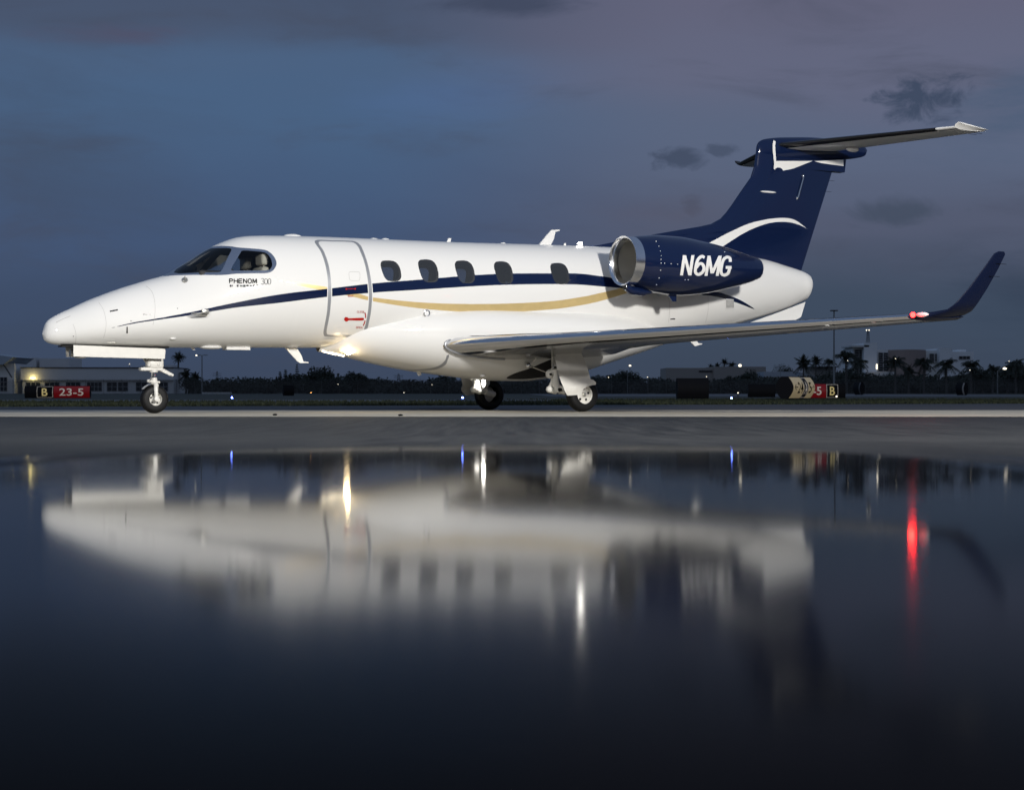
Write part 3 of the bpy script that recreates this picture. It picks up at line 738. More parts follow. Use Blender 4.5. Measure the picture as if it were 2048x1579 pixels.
# ------------------------------------------------------------------ writing and small marks on the airframe
def text_mesh(s, shear=0.0, offset=0.0, space=1.0, size=1.0):
    cu = bpy.data.curves.new('letters', 'FONT'); cu.body = s; cu.shear = shear; cu.offset = offset; cu.space_character = space; cu.resolution_u = 4
    o = bpy.data.objects.new('letters', cu); col.objects.link(o)
    dg = bpy.context.evaluated_depsgraph_get(); me = bpy.data.meshes.new_from_object(o.evaluated_get(dg)); bpy.data.objects.remove(o); bpy.data.curves.remove(cu)
    return me
def text_px(name, s, box, mt, bv, parent=None, off=.004, shear=0.0, offset=0.0, space=1.0, step=4.0, slope=0.0):
    """letters laid on the surface, filling the photo box (x0, top, x1, bottom)"""
    me = text_mesh(s, shear, offset, space); bm = bmesh.new(); bm.from_mesh(me); bpy.data.meshes.remove(me)
    xs = [v.co.x for v in bm.verts]; ys = [v.co.y for v in bm.verts]; x0, x1, y0, y1 = min(xs), max(xs), min(ys), max(ys)
    for v in bm.verts:
        t = (v.co.x - x0) / (x1 - x0); v.co = (box[0] + (box[2] - box[0]) * t, box[3] - (box[3] - box[1]) * (v.co.y - y0) / (y1 - y0) + slope * t, 0)
    for ax, lo, hi in ((0, box[0], box[2]), (1, box[1], box[3] + slope)):
        c = lo + step
        while c < hi:
            bmesh.ops.bisect_plane(bm, geom=bm.verts[:] + bm.edges[:] + bm.faces[:], plane_co=(c, 0, 0) if ax == 0 else (0, c, 0), plane_no=(1, 0, 0) if ax == 0 else (0, 1, 0)); c += step
    for v in bm.verts: v.co = hit(bv, v.co.x, v.co.y, off)
    me = bpy.data.meshes.new(name); bm.to_mesh(me); bm.free(); me.materials.append(MT[mt])
    o = bpy.data.objects.new(name, me); link(o, parent or jet); return o
# registration: each glyph is drawn with thick slanted strokes, as a signwriter would
def glyph(strokes, x0, y0, x1, y1, w, sl=.15, bv=None, off=.006):
    bv = bv or BVN
    for k_, (P, cl) in enumerate(strokes):
        Q = [(x0 + (x1 - x0) * a + (y1 - (y0 + (y1 - y0) * b)) * sl, y0 + (y1 - y0) * b) for a, b in P]
        vs = []; fs = []; Q = crom(Q, 8, False) if cl else np.array(Q, float)
        if not cl:
            R_ = []
            for i in range(len(Q) - 1):
                for j in range(8): R_.append(Q[i] + (Q[i + 1] - Q[i]) * j / 8)
            R_.append(Q[-1]); Q = np.array(R_)
        for i in range(len(Q)):
            t = Q[min(i + 1, len(Q) - 1)] - Q[max(i - 1, 0)]; t = t / max(np.linalg.norm(t), 1e-9)
            if not cl: nn = np.array([1.0, 0.0]); ww = w / max(.55, abs(t[1]))
            else: nn = np.array([-t[1], t[0]]); ww = w
            for s_ in (-.5, 0, .5): vs.append(hit(bv, *(Q[i] + nn * ww * s_), off + .0006 * k_))
        for i in range(len(Q) - 1):
            for c_ in (0, 1): a = 3 * i + c_; fs.append((a, a + 1, a + 4, a + 3))
        f0 = fs[0]; a_, b_, c_ = (Vector(vs[i]) for i in f0[:3])
        if (b_ - a_).cross(c_ - a_).dot(CAML - a_) < 0: fs = [tuple(reversed(f)) for f in fs]
        GM.add(vs, fs)
for strokes, bx in ((([([(.12, 1), (.12, 0)], 0), ([(.12, 0), (.88, 1)], 0), ([(.88, 1), (.88, 0)], 0)]), (1360, 510.5, 1382, 550.3)),
    (([([(.80, .13), (.55, .07), (.25, .22), (.16, .55), (.2, .84), (.5, .94), (.82, .82), (.88, .62), (.68, .44), (.4, .44), (.2, .62)], 1)]), (1385, 510, 1408, 551)),
    (([([(.08, 1), (.08, 0)], 0), ([(.08, 0), (.5, .88)], 0), ([(.5, .88), (.92, 0)], 0), ([(.92, 0), (.92, 1)], 0)]), (1409.5, 511.5, 1436, 551.3)),
    (([([(.86, .30), (.78, .12), (.5, .06), (.22, .18), (.12, .5), (.18, .84), (.48, .95), (.78, .88), (.86, .74), (.88, .56)], 1), ([(.52, .57), (1.05, .57)], 1)]), (1437, 512, 1459, 551.8))):
    GM = MB(); glyph(strokes, *bx, 6.0); GM.build('registration_letter', 'white', cowl, fix=False, smooth=False)
SF = {'P': [([(0, 1), (0, 0)], 0), ([(0, .04), (.6, .04), (1, .27), (.6, .52), (0, .52)], 1)], 'H': [([(0, 0), (0, 1)], 0), ([(1, 0), (1, 1)], 0), ([(0, .5), (1, .5)], 1)],
    'E': [([(0, 0), (0, 1)], 0), ([(0, .04), (1, .04)], 1), ([(0, .5), (.9, .5)], 1), ([(0, .96), (1, .96)], 1)], 'N': [([(0, 1), (0, 0)], 0), ([(0, 0), (1, 1)], 0), ([(1, 1), (1, 0)], 0)],
    'O': [([(.5, 0), (.12, .18), (0, .5), (.12, .82), (.5, 1), (.88, .82), (1, .5), (.88, .18), (.5, 0)], 1)], 'M': [([(0, 1), (.06, 0)], 0), ([(.06, 0), (.5, .9)], 0), ([(.5, .9), (.94, 0)], 0), ([(.94, 0), (1, 1)], 0)],
    '3': [([(0, .06), (.6, 0), (.95, .22), (.5, .46), (1, .72), (.6, 1), (0, .92)], 1)], '0': [([(.5, 0), (.08, .2), (.0, .55), (.15, .9), (.5, 1), (.85, .9), (1, .55), (.92, .2), (.5, 0)], 1)],
    'B': [([(0, 1), (0, 0)], 0), ([(0, .04), (.8, .1), (.75, .42), (0, .5)], 1), ([(0, .5), (.95, .6), (.9, .92), (0, .96)], 1)], 'Y': [([(0, 0), (.5, .5)], 0), ([(1, 0), (.5, .5)], 0), ([(.5, .5), (.5, 1)], 0)],
    'R': [([(0, 1), (0, 0)], 0), ([(0, .04), (.8, .08), (.85, .4), (0, .52)], 1), ([(.4, .5), (1, 1)], 0)], 'A': [([(0, 1), (.5, 0)], 0), ([(.5, 0), (1, 1)], 0), ([(.2, .65), (.8, .65)], 1)],
    'C': [([(1, .12), (.5, 0), (.05, .3), (.05, .7), (.5, 1), (1, .88)], 1)], 'L': [([(0, 0), (0, 1)], 0), ([(0, .95), (1, .95)], 1)], 'S': [([(1, .1), (.4, 0), (.05, .25), (.9, .65), (.8, .95), (0, .95)], 1)],
    'X': [([(0, 0), (1, 1)], 0), ([(1, 0), (0, 1)], 0)], 'I': [([(.5, 0), (.5, 1)], 0)], 'T': [([(.5, 0), (.5, 1)], 0), ([(0, .04), (1, .04)], 1)], ' ': []}
def word(s, x0, y0, x1, y1, w, mt, gap=.4, bv=None, parent=None, name='lettering'):
    n = len(s); cw = (x1 - x0) / (n + (n - 1) * gap)
    for i, ch in enumerate(s):
        if ch == ' ': continue
        global GM
        GM = MB(); a = x0 + i * cw * (1 + gap); ww = cw * (1.15 if ch == 'M' else 1); glyph(SF[ch], a, y0, a + ww, y1, w, 0, bv or BVF, .007); GM.build(name, mt, parent or jet, fix=False, smooth=False)
word('PHENOM', 459, 557.6, 512, 566.4, 1.75, 'ink'); word('300', 522.5, 557, 541.5, 568.5, .8, 'ink_soft', .2); word('BY', 460, 570, 465.5, 573.2, 1.0, 'ink_soft', .6); word('EMBRAER', 474, 570, 516, 573.2, 1.0, 'ink_soft', 1.0)
for x, y in ((1312, 483), (1317.5, 492.5), (1320.5, 502), (1322, 511.6), (1322, 518.7), (1322, 526), (1329, 526.5), (1342, 527.3), (1355, 528.3), (1321, 540), (1318, 555.5), (1313, 569), (1370, 559), (1376, 559.2), (1449, 504)):
    p = hit(BVN, x, y, .004); m = MB(); m.ball(tuple(p), .009, 8); m.build('fastener', 'lens', cowl)
# cabin door markings
word('EXIT', 696, 589.8, 706, 593.6, .7, 'red', .5, BVF, door); word('CLOSE', 714, 621.5, 728, 625, .55, 'red', .5, BVF, door); word('OPEN', 712, 652.5, 724, 656, .55, 'red', .5, BVF, door)
patch('door_handle', list(crom([(688, 638), (690, 634), (694.5, 634), (698, 636), (712, 635.4), (726, 635.2), (727.5, 637.4), (726, 640), (712, 640.4), (698, 640), (694, 642.5), (690, 641.5)], 3)), 'red', BVF, door, off=.006)
ribbon('handle_mark', [(729.5, 624.5), (731, 630), (731, 635.5)], 2, 'red', BVF, door); ribbon('handle_mark', [(730, 640.5), (728.5, 646), (726, 651)], 2, 'red', BVF, door)
patch('exit_handle', [(691, 576.2), (693, 576.4), (694, 577.3), (708, 577), (709, 576), (711.5, 575.8), (711.5, 579), (709, 579), (708, 578), (694, 578.3), (693, 579.6), (691, 579.6)], 'red', BVF, door, off=.006)
ribbon('door_hatch_outline', [(698, 545), (705, 543.5), (717, 544), (719.5, 547), (719.5, 557), (717, 561), (703, 561), (699, 558)], .5, 'seam', BVF, door, closed=True, n=3)
ribbon('hinge_fairing', [(651, 678), (672, 679)], 4, 'white', BVF, off=.02); ribbon('hinge_fairing', [(706, 677.5), (724, 677)], 4, 'white', BVF, off=.02)
# panel seams and small fittings on the nose
for pts in ([(146, 648), (151, 662), (152, 676), (150, 690)], [(197, 604), (207, 620), (212, 642), (211, 660), (207, 676)], [(292, 572), (303, 582), (309, 600), (310, 625), (306, 650)]):
    ribbon('panel_seam', pts, .45, 'seam', BVF, off=.002)
for (x0, y0, x1, y1, w) in ((220, 622.5, 236, 619.5, 2.6), (286, 628.5, 301, 628.5, 2.6), (1340, 638, 1350, 637.4, 2.0)):
    ribbon('air_vent', [(x0, y0), ((x0 + x1) / 2, (y0 + y1) / 2), (x1, y1)], w, 'frame_metal', BVF if x0 < 1000 else BVF, off=.004)
ribbon('air_vent', [(254.2, 653), (254.2, 659), (254.2, 666)], 2.6, 'frame_metal', BVF)
ribbon('panel_seam', [(112, 645), (126, 638), (141, 632)], .6, 'seam', BVF)
for (x, y) in ((262, 641.5), (355, 616.5), (147, 672)):
    p = hit(BVF, x, y, .002); m = MB(); m.ball(tuple(p), .008, 8); m.build('static_port', 'frame_metal', jet)
# vent grille behind the engine
g = patch('vent_grille', [(1451, 597), (1467, 598.5), (1468, 616), (1464, 617), (1452, 615.5)], 'white', BVF, off=.006)
for i in range(7):
    x = 1452.5 + i * 2.2; ribbon('grille_slat', [(x, 599), (x + .3, 607), (x + .4, 615)], .8, 'seal_dark', BVF, g, off=.010, n=3)
ribbon('panel_seam', [(1334, 590), (1338, 600), (1339, 620), (1337, 645)], .5, 'seam', BVF, off=.002)
ribbon('panel_seam', [(1416, 592), (1416, 620), (1411, 645)], .4, 'seam', BVF, off=.002)
# pitot probe and angle of attack vane
p = hit(BVF, 409, 623.5, 0); q_ = un(380, 626.5, p.y + .09); m = MB()
m.bevbox((p.x, p.y + .03, p.z - .0), (.11, .06, .07), .012); m.build('probe_base', 'gear_metal', jet)
m = MB(); m.tube([(p.x, p.y + .09, p.z - .01), (p.x + .14, p.y + .10, p.z - .03), (p.x + .24, p.y + .10, p.z - .035)], [.014, .012, .006], 10); m.tube([(p.x - .02, p.y + .02, p.z - .05), (p.x + .12, p.y + .09, p.z - .055), (p.x + .2, p.y + .10, p.z - .055)], [.02, .012, .005], 8); m.build('pitot_probe', 'gear_metal', jet)
p = hit(BVF, 370, 560.5, .0); m = MB(); m.lathe(tuple(p), (0.1, 1, .5), [(0, .045), (.012, .045), (.02, .035), (.022, 0)], 24); m.tube([p + Vector((0, .02, 0)), p + Vector((.02, .05, .06))], .008); m.build('ice_detector', 'gear_metal', jet)
p = hit(BVF, 853, 626.5, .0); m = MB(); m.lathe(tuple(p), (0, 1, -.1), [(0, .058), (.015, .058), (.02, .045), (.01, .035)], 28); m.build('filler_cap', 'steel', jet)
m = MB(); m.lathe(tuple(p), (0, 1, -.1), [(.012, .044), (.014, 0)], 24); m.build('wing_inspection_light', 'lens', jet)
p = hit(BVF, 346, 677, .0); m = MB(); m.ball(tuple(p), 1, 12, (.05, .03, .018)); m.build('drain_cover', 'white', jet)
p = hit(BVF, 230, 685.5, .0); m = MB(); m.tube([p, p + Vector((.02, .04, 0)), p + Vector((.14, .05, .005))], [.02, .014, .004]); m.build('temperature_probe', 'gear_metal', jet)
# antennas: plate between photo outline points at lateral station v
def blade(name, P, v=0.0, th=.03, mt='white'):
    m = MB(); Q = [un(x, y, v) for x, y in P]; m.prism([Vector((a.x, v + th / 2, a.z)) for a in Q], (0, -th, 0)); return m.build(name, mt, jet, smooth=False)
blade('blade_antenna', [(565, 690), (590, 690), (603, 712), (606, 722.5), (617, 724), (616, 725.5), (600, 726), (594, 722)])
blade('blade_antenna', [(1368, 671), (1384, 670), (1396, 686), (1404, 687), (1403, 688.5), (1389, 692)])
blade('blade_antenna', [(1076, 491), (1100, 491), (1107, 478), (1110, 464), (1119, 461), (1118, 459.3), (1102, 460), (1095, 468)])
blade('blade_antenna', [(892.5, 485.5), (900, 485.5), (902, 476.5), (897, 476)], th=.02); blade('blade_antenna', [(1127, 492), (1132, 492), (1131, 486), (1128, 487)], th=.02)
blade('drain_mast', [(379, 692), (387, 692), (390, 700), (385.5, 700)], th=.02)
blade('drain_mast', [(831, 735), (840, 736), (842, 750), (837, 751), (834, 745)], th=.03)
def disc(name, x, y, L, H, v=0.0, wd=.12, mt='white'):
    p = un(x, y, v); m = MB(); m.ball(tuple(p), 1, 24, (L / 2, wd, H)); return m.build(name, mt, jet)
disc('satellite_antenna', 585, 473.5, .30, .045); disc('gps_antenna', 747.5, 479, .14, .028, wd=.06); disc('gps_antenna', 770.5, 479.6, .14, .028, wd=.06); disc('gps_antenna', 1006, 487, .09, .02, wd=.05)
disc('belly_radome', 421, 694, .36, .035, v=.12, wd=.12)
p0, p1 = un(451, 693, .1), un(499, 693, .1); m = MB(); m.bevbox(((p0.x + p1.x) / 2, .05, p0.z - .012), (abs(p0.x - p1.x), .2, .075), .01); m.build('altimeter_antenna', 'white', jet)
# static wicks
for (x, y, v) in ((1658, 361, 0), (1652, 383, 0)):
    a = un(x, y, v); m = MB(); m.tube([a, a + Vector((-.13, 0, 0))], .003, 6); m.build('static_wick', 'ink', jet)
for (x, y, v) in ((2000, 527, 7.97), (1986, 552, 7.95), (1944, 268, 2.9), (1955, 266, 2.95)):
    a = un(x - 4, y, v); m = MB(); m.tube([a + Vector((.03, 0, 0)), a + Vector((-.15, .01, -.005))], .0035, 6); m.build('static_wick', 'ink', jet)
# fin side fitting and hinge bracket
a = hit(BVT, 1537, 384, 0); m = MB(); m.ball((a.x, a.y, a.z), 1, 12, (.19, .03, .022)); m.build('fin_light_fairing', 'white', jet)
a = hit(BVT, 1606, 352, 0); b = hit(BVT, 1594, 396, 0); m = MB(); m.tube([a + Vector((0, .025, 0)), b + Vector((0, .025, 0))], [.014, .02], 8); m.ball(tuple(a), .035, 10); m.ball(tuple(b), .035, 10); m.build('rudder_hinge_arm', 'steel', jet)
# ventral strake
P = [(1330, 655), (1480, 652), (1563, 622), (1610, 604), (1601, 634), (1590, 640), (1480, 662)]
blade('ventral_strake', P, .20, .03)
# ------------------------------------------------------------------ cockpit and cabin interior
def crew_seat(x, y, v, k=1.0):
    c = un(x, y, v); m = MB(); X, Z = c.x, c.z
    m.bevbox((X, v, Z), (.12 * k, .30 * k, .20 * k), .045); m.bevbox((X + .02, v, Z - .34 * k), (.14 * k, .46 * k, .44 * k), .06); m.bevbox((X + .28 * k, v, Z - .62 * k), (.5 * k, .46 * k, .14 * k), .05)
    m.tube([(X, v - .07, Z - .05), (X, v - .07, Z - .2)], .012, 8); m.tube([(X, v + .07, Z - .05), (X, v + .07, Z - .2)], .012, 8)
    return m.build('pilot_seat' if k == 1 else 'cabin_seat', 'seat', jet)
crew_seat(524, 518.5, .36); crew_seat(492, 526, -.36)
for x, v in ((960, -.42), (1022, -.42), (900, .4), (1150, -.42)):
    crew_seat(x, 552, v, .98)
m = MB(); a = un(440, 547, 0); m.bevbox((a.x + .25, 0, a.z - .12), (.5, 1.0, .26), .05); m.bevbox((a.x - .02, 0, a.z - .02), (.06, .95, .12), .02); m.build('instrument_panel', 'interior', jet)
m = MB(); m.box((4.35, 0, 1.95), (.03, 1.5, 1.5)); m.build('bulkhead', 'interior', jet) if False else None
# ------------------------------------------------------------------ wheels and landing gear
def wheel(c, r, w, rr, side, parent, holes=5, nm='wheel'):
    """c hub centre, axle along v; side = +1: outer face toward port"""
    e = bpy.data.objects.new(nm, None); link(e, parent); e.empty_display_size = .1
    m = MB(); pr = []
    for i in range(25):
        a = -math.pi / 2 * 1.18 + math.pi * 1.18 * i / 24; y = math.sin(a) * w / 2; q = rr + (r - rr) * max(0, math.cos(a)) ** .42 if math.cos(a) > 0 else rr - .006; q -= .006 if i in (9, 12, 15) else 0
        pr.append((y, q))
    m.lathe(c, (0, 1, 0), pr, 56, True); t = m.build('tyre', 'tyre', e, angle=60)
    o_ = side; m = MB(); k = 60
    dish = [(o_ * w * .33, rr + .004), (o_ * w * .40, rr * .97), (o_ * w * .36, rr * .88), (o_ * w * .16, rr * .80), (o_ * w * .20, rr * .45), (o_ * w * .26, rr * .32), (o_ * w * .27, 0)]
    m.lathe(c, (0, 1, 0), dish, k); rim = m.build('rim', 'gear_white', e, angle=30)
    for i in range(holes):
        m = MB(); a = 2 * math.pi * (i + .3) / holes; q = rr * .62; cc = Vector(c) + Vector((math.cos(a) * q, o_ * w * .17, math.sin(a) * q)); m.lathe(cc, (0, o_, 0), [(0, rr * .13), (.012, rr * .13), (.012, 0)], 16); m.build('rim_opening', 'dark_hole', rim)
    m = MB(); m.lathe(Vector(c) + Vector((0, o_ * w * .24, 0)), (0, o_, 0), [(0, rr * .24), (.03, rr * .22), (.035, rr * .12), (.045, rr * .12), (.045, 0)], 24); m.build('hub', 'gear_metal', rim)
    return e
# nose gear
nw = un(308.5, 797.5, 0); RN = .215
nwc = Vector((nw.x, 0, RN)); 
wheel(nwc, RN, .17, .105, 1, jet, 5, 'nose_wheel')
ng = bpy.data.objects.new('nose_gear', None); link(ng, jet)
def NP(x, y, v=0.0): return un(x, y, v)
m = MB(); m.tube([NP(308, 744), NP(308.5, 757)], .032, 16); m.build('shock_strut', 'steel', ng)
m = MB(); m.tube([NP(307, 690), NP(307, 744)], [.07, .065], 20); m.tube([NP(307, 755), NP(308, 768)], [.05, .055], 16)
top = NP(308, 765)
for s_ in (1, -1):
    f0 = Vector((top.x, 0, top.z)); pts = [f0, f0 + Vector((-.01, .085 * s_, -.04)), Vector((nwc.x + .01, .108 * s_, nwc.z + .16)), Vector((nwc.x, .112 * s_, nwc.z))]
    m.tube(pts, [.035, .036, .034, .026], 12); m.lathe((nwc.x, .09 * s_, nwc.z), (0, s_, 0), [(0, .04), (.045, .038), (.05, .02), (.05, 0)], 20)
m.build('fork', 'gear_white', ng)
m = MB(); a = NP(304, 738); m.bevbox((a.x + .02, 0, a.z), (.34, .13, .05), .015); b = NP(309, 727); m.bevbox((b.x, 0, b.z), (.26, .16, .17), .05); m.ball(tuple(NP(298, 730, .08)), .03, 10); m.ball(tuple(NP(317, 729, .08)), .02, 10)
m.tube([NP(287, 737), NP(302, 737)], .025, 12); m.build('steering_collar', 'gear_white', ng)
m = MB(); m.tube([NP(320, 738, .02), NP(346, 750.5, .02)], [.035, .022], 12); m.tube([NP(322, 741, .05), NP(340, 750, .05)], [.012, .01], 8); m.build('drag_brace', 'gear_white', ng)
m = MB(); m.tube([NP(286, 716, .04), NP(292, 724, .04), NP(297, 730, .06)], .014, 8); m.build('hydraulic_line', 'gear_metal', ng); m = MB(); m.tube([NP(290, 716, -.04), NP(300, 732, -.04)], .012, 8); m.build('hydraulic_line', 'gear_metal', ng); m = MB(); m.tube([NP(323, 734, .06), NP(317, 726, .07), NP(313, 716, .06)], .01, 8); m.build('hydraulic_line', 'gear_metal', ng); m = MB(); m.tube([NP(298, 762, .09), NP(303, 757, .06), NP(304, 745, .05)], .007, 6); m.build('hydraulic_line', 'gear_metal', ng)
m = MB(); m.ball(tuple(NP(297.5, 761.5, .06)), .028, 12); m.ball(tuple(NP(318, 764, .06)), .018, 10); m.tube([NP(300, 762, .04), NP(316, 764, .04)], .02, 10); m.build('tow_fitting', 'gear_white', ng)
# curved mudguard strip ahead of the wheel
m = MB(); pts = []
for i in range(9):
    a = R(70 + 12 * i); pts.append((nwc.x + math.cos(math.pi - a) * -.235, nwc.z + math.sin(a) * .235))
gv = []; gf = []
for i, (x, z) in enumerate(pts): gv += [(2 * nwc.x - x + 0, -.06, z), (2 * nwc.x - x, .06, z)]
m = MB()
gv = [(nwc.x + math.cos(R(40 + 8 * i)) * .235, s_, nwc.z + math.sin(R(40 + 8 * i)) * .235) for i in range(9) for s_ in (-.06, .06)]
m.add(gv, [(2 * i, 2 * i + 1, 2 * i + 3, 2 * i + 2) for i in range(8)]); m.build('mudguard', 'gear_white', ng)
# nose gear door: open longitudinal leaf with the taxi lamp in its front
dv = .20
P = [un(147, 689.8, dv), un(200, 692, dv), un(262, 694.5, dv), (un(328, 697, dv)), un(331, 700, dv), un(329.5, 717.5, dv), un(147, 712.5, dv)]
m = MB(); m.prism([Vector((a.x, dv, a.z)) for a in P], (0, -.02, 0)); gd = m.build('nose_gear_door', 'gear_white', jet, smooth=False)
P = [un(131, 690, -dv * .6), un(331, 697, -dv * .6), un(329, 717.5, -dv * .6), un(133, 713.5, -dv * .6)]
m = MB(); m.prism([Vector((a.x, -dv * .6, a.z)) for a in P], (0, -.02, 0)); m.build('nose_gear_door', 'gear_white', jet, smooth=False)
a = un(140, 706, .05); m = MB(); m.lathe((a.x - .02, .05, a.z), (1, 0, 0), [(-.08, .02), (0, .055), (.02, .055), (.022, 0)], 20); m.bevbox((a.x - .15, .04, a.z + .01), (.12, .26, .17), .02); m.build('taxi_lamp', 'gear_metal', jet)
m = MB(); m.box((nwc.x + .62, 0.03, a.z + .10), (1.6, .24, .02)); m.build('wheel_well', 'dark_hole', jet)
# main gear (port), mirrored for starboard
mg = bpy.data.objects.new('main_gear', None); link(mg, jet)
RM = .28; mc = Vector((0, HT + .04, RM)); mc.x = un(1164, 790, HT + .04).x
tvv = HT - .02
wheel(mc, RM, .20, .155, 1, mg, 5)
def MP(x, y, v=tvv): return un(x, y, v)
vi = HT - .17
m = MB(); m.tube([MP(1110, 690, vi), MP(1109, 732, vi)], [.06, .05], 16); m.tube([MP(1107, 738, vi + .02), MP(1112, 770, vi), MP(1119, 779, vi)], [.07, .062, .066], 18)
m.lathe(tuple(MP(1119, 779, vi - .07)), (0, 1, 0), [(0, .07), (.17, .07), (.19, .055), (.19, 0)], 24); m.tube([MP(1119, 779, vi + .0), MP(1140, 786, vi), Vector((mc.x, vi + .03, mc.z))], [.06, .052, .05], 16)
m.build('trailing_arm', 'gear_white', mg)
m = MB(); m.lathe(tuple(MP(1119, 779, vi + .10)), (0, 1, 0), [(0, .035), (.03, .033), (.03, 0)], 6); m.lathe(tuple(MP(1100, 748, vi + .05)), (0, 1, 0), [(0, .02), (.04, .02), (.04, 0)], 6); m.build('pivot_bolt', 'dark_hole', mg)
m = MB(); m.ball(tuple(MP(1100, 748, vi)), .075, 16); m.ball(tuple(MP(1099, 778, vi - .05)), .06, 14); m.tube([MP(1099, 778, vi - .06), MP(1112, 782, vi - .06)], .055, 14); m.tube([MP(1106, 758, vi - .03), MP(1100, 776, vi - .05)], [.03, .034], 10); m.tube([MP(1103, 755, vi), MP(1106, 733, vi)], .02, 8); m.build('shock_absorber', 'gear_white', mg)
m = MB(); m.tube([MP(1058, 731, .95), MP(1096, 745, vi)], .013, 8); m.tube([MP(1060, 727, .9), MP(1102, 693, vi)], .008, 8); m.ball(tuple(MP(1056, 730, .93)), .05, 10); m.build('side_brace', 'steel', mg)
m = MB(); m.ball(tuple(MP(1102, 692, vi)), .06, 12); m.ball(tuple(MP(1106, 700, vi)), .045, 12); m.tube([MP(1098, 690, vi), MP(1113, 692, vi)], .03, 10); m.tube([MP(1105, 702, vi + .04), MP(1108, 720, vi + .04), MP(1104, 745, vi + .05)], .009, 6); m.build('gear_fitting', 'gear_metal', mg)
dvv = HT + .16
DP = [(1111.5, 712), (1116, 711.5), (1163, 709), (1168, 721), (1174, 734), (1178, 748), (1181, 760), (1187, 762), (1191.5, 766), (1192, 769), (1183, 770.5), (1174, 773), (1166, 779), (1162, 785), (1160.5, 789), (1135, 791), (1128, 779), (1120, 757), (1113.5, 735), (1111, 720)]
def plate(P, vfun, th, name, mt, parent):
    bm = bmesh.new(); bm.faces.new([bm.verts.new((x, y, 0)) for x, y in P])
    for ax in (0, 1):
        c = 1100 if ax == 0 else 670
        while c < (1200 if ax == 0 else 800):
            bmesh.ops.bisect_plane(bm, geom=bm.verts[:] + bm.edges[:] + bm.faces[:], plane_co=(c, 0, 0) if ax == 0 else (0, c, 0), plane_no=(1, 0, 0) if ax == 0 else (0, 1, 0)); c += 5
    for v in bm.verts: v.co = un(v.co.x, v.co.y, vfun(v.co.x, v.co.y))
    r_ = bmesh.ops.solidify(bm, geom=bm.faces[:], thickness=th)
    bmesh.ops.recalc_face_normals(bm, faces=bm.faces[:])
    me = bpy.data.meshes.new(name); bm.to_mesh(me); bm.free(); me.materials.append(MT[mt]); me.polygons.foreach_set('use_smooth', [True] * len(me.polygons)); me.set_sharp_from_angle(angle=R(35))
    o = bpy.data.objects.new(name, me); return link(o, parent)
def vf(x, y):
    k = max(0, (y - 755) / 35); flare = max(0, 1 - abs((x - 1150) * .25 + (y - 776)) / 14) * .05
    return dvv - .05 * max(0, (740 - y) / 30) + .04 * k + flare
plate(DP, vf, -.018, 'main_gear_door', 'gear_white', mg)
UP = [(1113, 684), (1128, 681.5), (1141, 679.5), (1169, 679.5), (1190, 680), (1180, 685), (1173, 692), (1163, 705), (1163, 708), (1112, 711), (1109.5, 700)]
plate(UP, lambda x, y: dvv - .04 - (709 - y) / 30 * .03, -.02, 'upper_gear_door', 'gear_white', mg)
def mirror_objs(o, parent):
    c = o.copy(); 
    if o.data: 
        c.data = o.data.copy()
        for v in c.data.vertices: v.co.y = -v.co.y
        c.data.flip_normals()
    col.objects.link(c); c.parent = parent
    for ch in list(o.children): mirror_objs(ch, c)
    return c
mirror_objs(mg, jet)
# inboard structure seen on the starboard leg
# ------------------------------------------------------------------ lamps carried by the aircraft
def lampball(name, P, r, mt, parent, sc=(1, 1, 1), energy=0, color=(1, 1, 1), spot=None):
    m = MB(); m.ball(tuple(P), r, 12, sc); o = m.build(name, mt, parent)
    if energy:
        d = bpy.data.lights.new(name + '_light', 'POINT'); d.energy = energy; d.color = color; d.shadow_soft_size = r * 1.3
        l = bpy.data.objects.new('lamp_light', d); link(l, jet); l.location = P if spot is None else spot
    return o
lw = un(697, 702, .62); bvfa = bvh_of(fairing)
hl = hit(bvfa, 697, 702, .03)
lampball('landing_light', hl, .036, 'lamp_warm', jet, energy=2.2, color=(1, .74, .42), spot=hl + Vector((.1, .16, -.12)))
for (x0, y0, x1, y1) in ((644, 705.5, 672, 711), (659, 703.5, 688, 710.5)):
    a, b = hit(bvfa, x0, y0, .008), hit(bvfa, x1, y1, .008); m = MB(); m.tube([a, b], .014, 8); m.build('landing_light_strip', 'lamp_strip', jet)
bcn = un(1160, 488.5, 0); m = MB(); m.ball((bcn.x, 0, bcn.z - .02), 1, 14, (.06, .04, .04)); m.build('beacon_base', 'white', jet)
lampball('beacon_light', bcn, .042, 'lamp_white', jet, energy=1.2, color=(1, .95, .85), spot=bcn + Vector((0, .03, .1)))
lg = un(967, 766, -HT + .35); lampball('landing_light', lg, .034, 'lamp_white', jet, energy=.2, color=(1, .96, .9), spot=lg + Vector((.16, .05, -.05)))
m = MB(); m.lathe(tuple(lg + Vector((-.12, 0, 0))), (1, 0, 0), [(0, .02), (.05, .07), (.12, .085), (.12, .07)], 20); m.tube([lg + Vector((-.1, 0, 0)), lg + Vector((-.14, 0, .3))], .02); m.build('lamp_housing', 'gear_white', jet)
bb = hit(bvfa, 965, 750, .01); m = MB(); m.ball(tuple(bb), 1, 12, (.05, .05, .025)); m.build('belly_beacon', 'lens', jet)
nl = un(1828, 629.5, 7.60) + Vector((.02, 0, 0)); lampball('navigation_light', nl, .035, 'lamp_red', wingP, energy=3, color=(1, .03, .02), spot=nl + Vector((.1, .05, 0)))
nl2 = un(1844, 629, 7.60); m = MB(); m.ball(tuple(nl2), 1, 14, (.04, .12, .035)); m.build('strobe_light', 'lens', wingP)
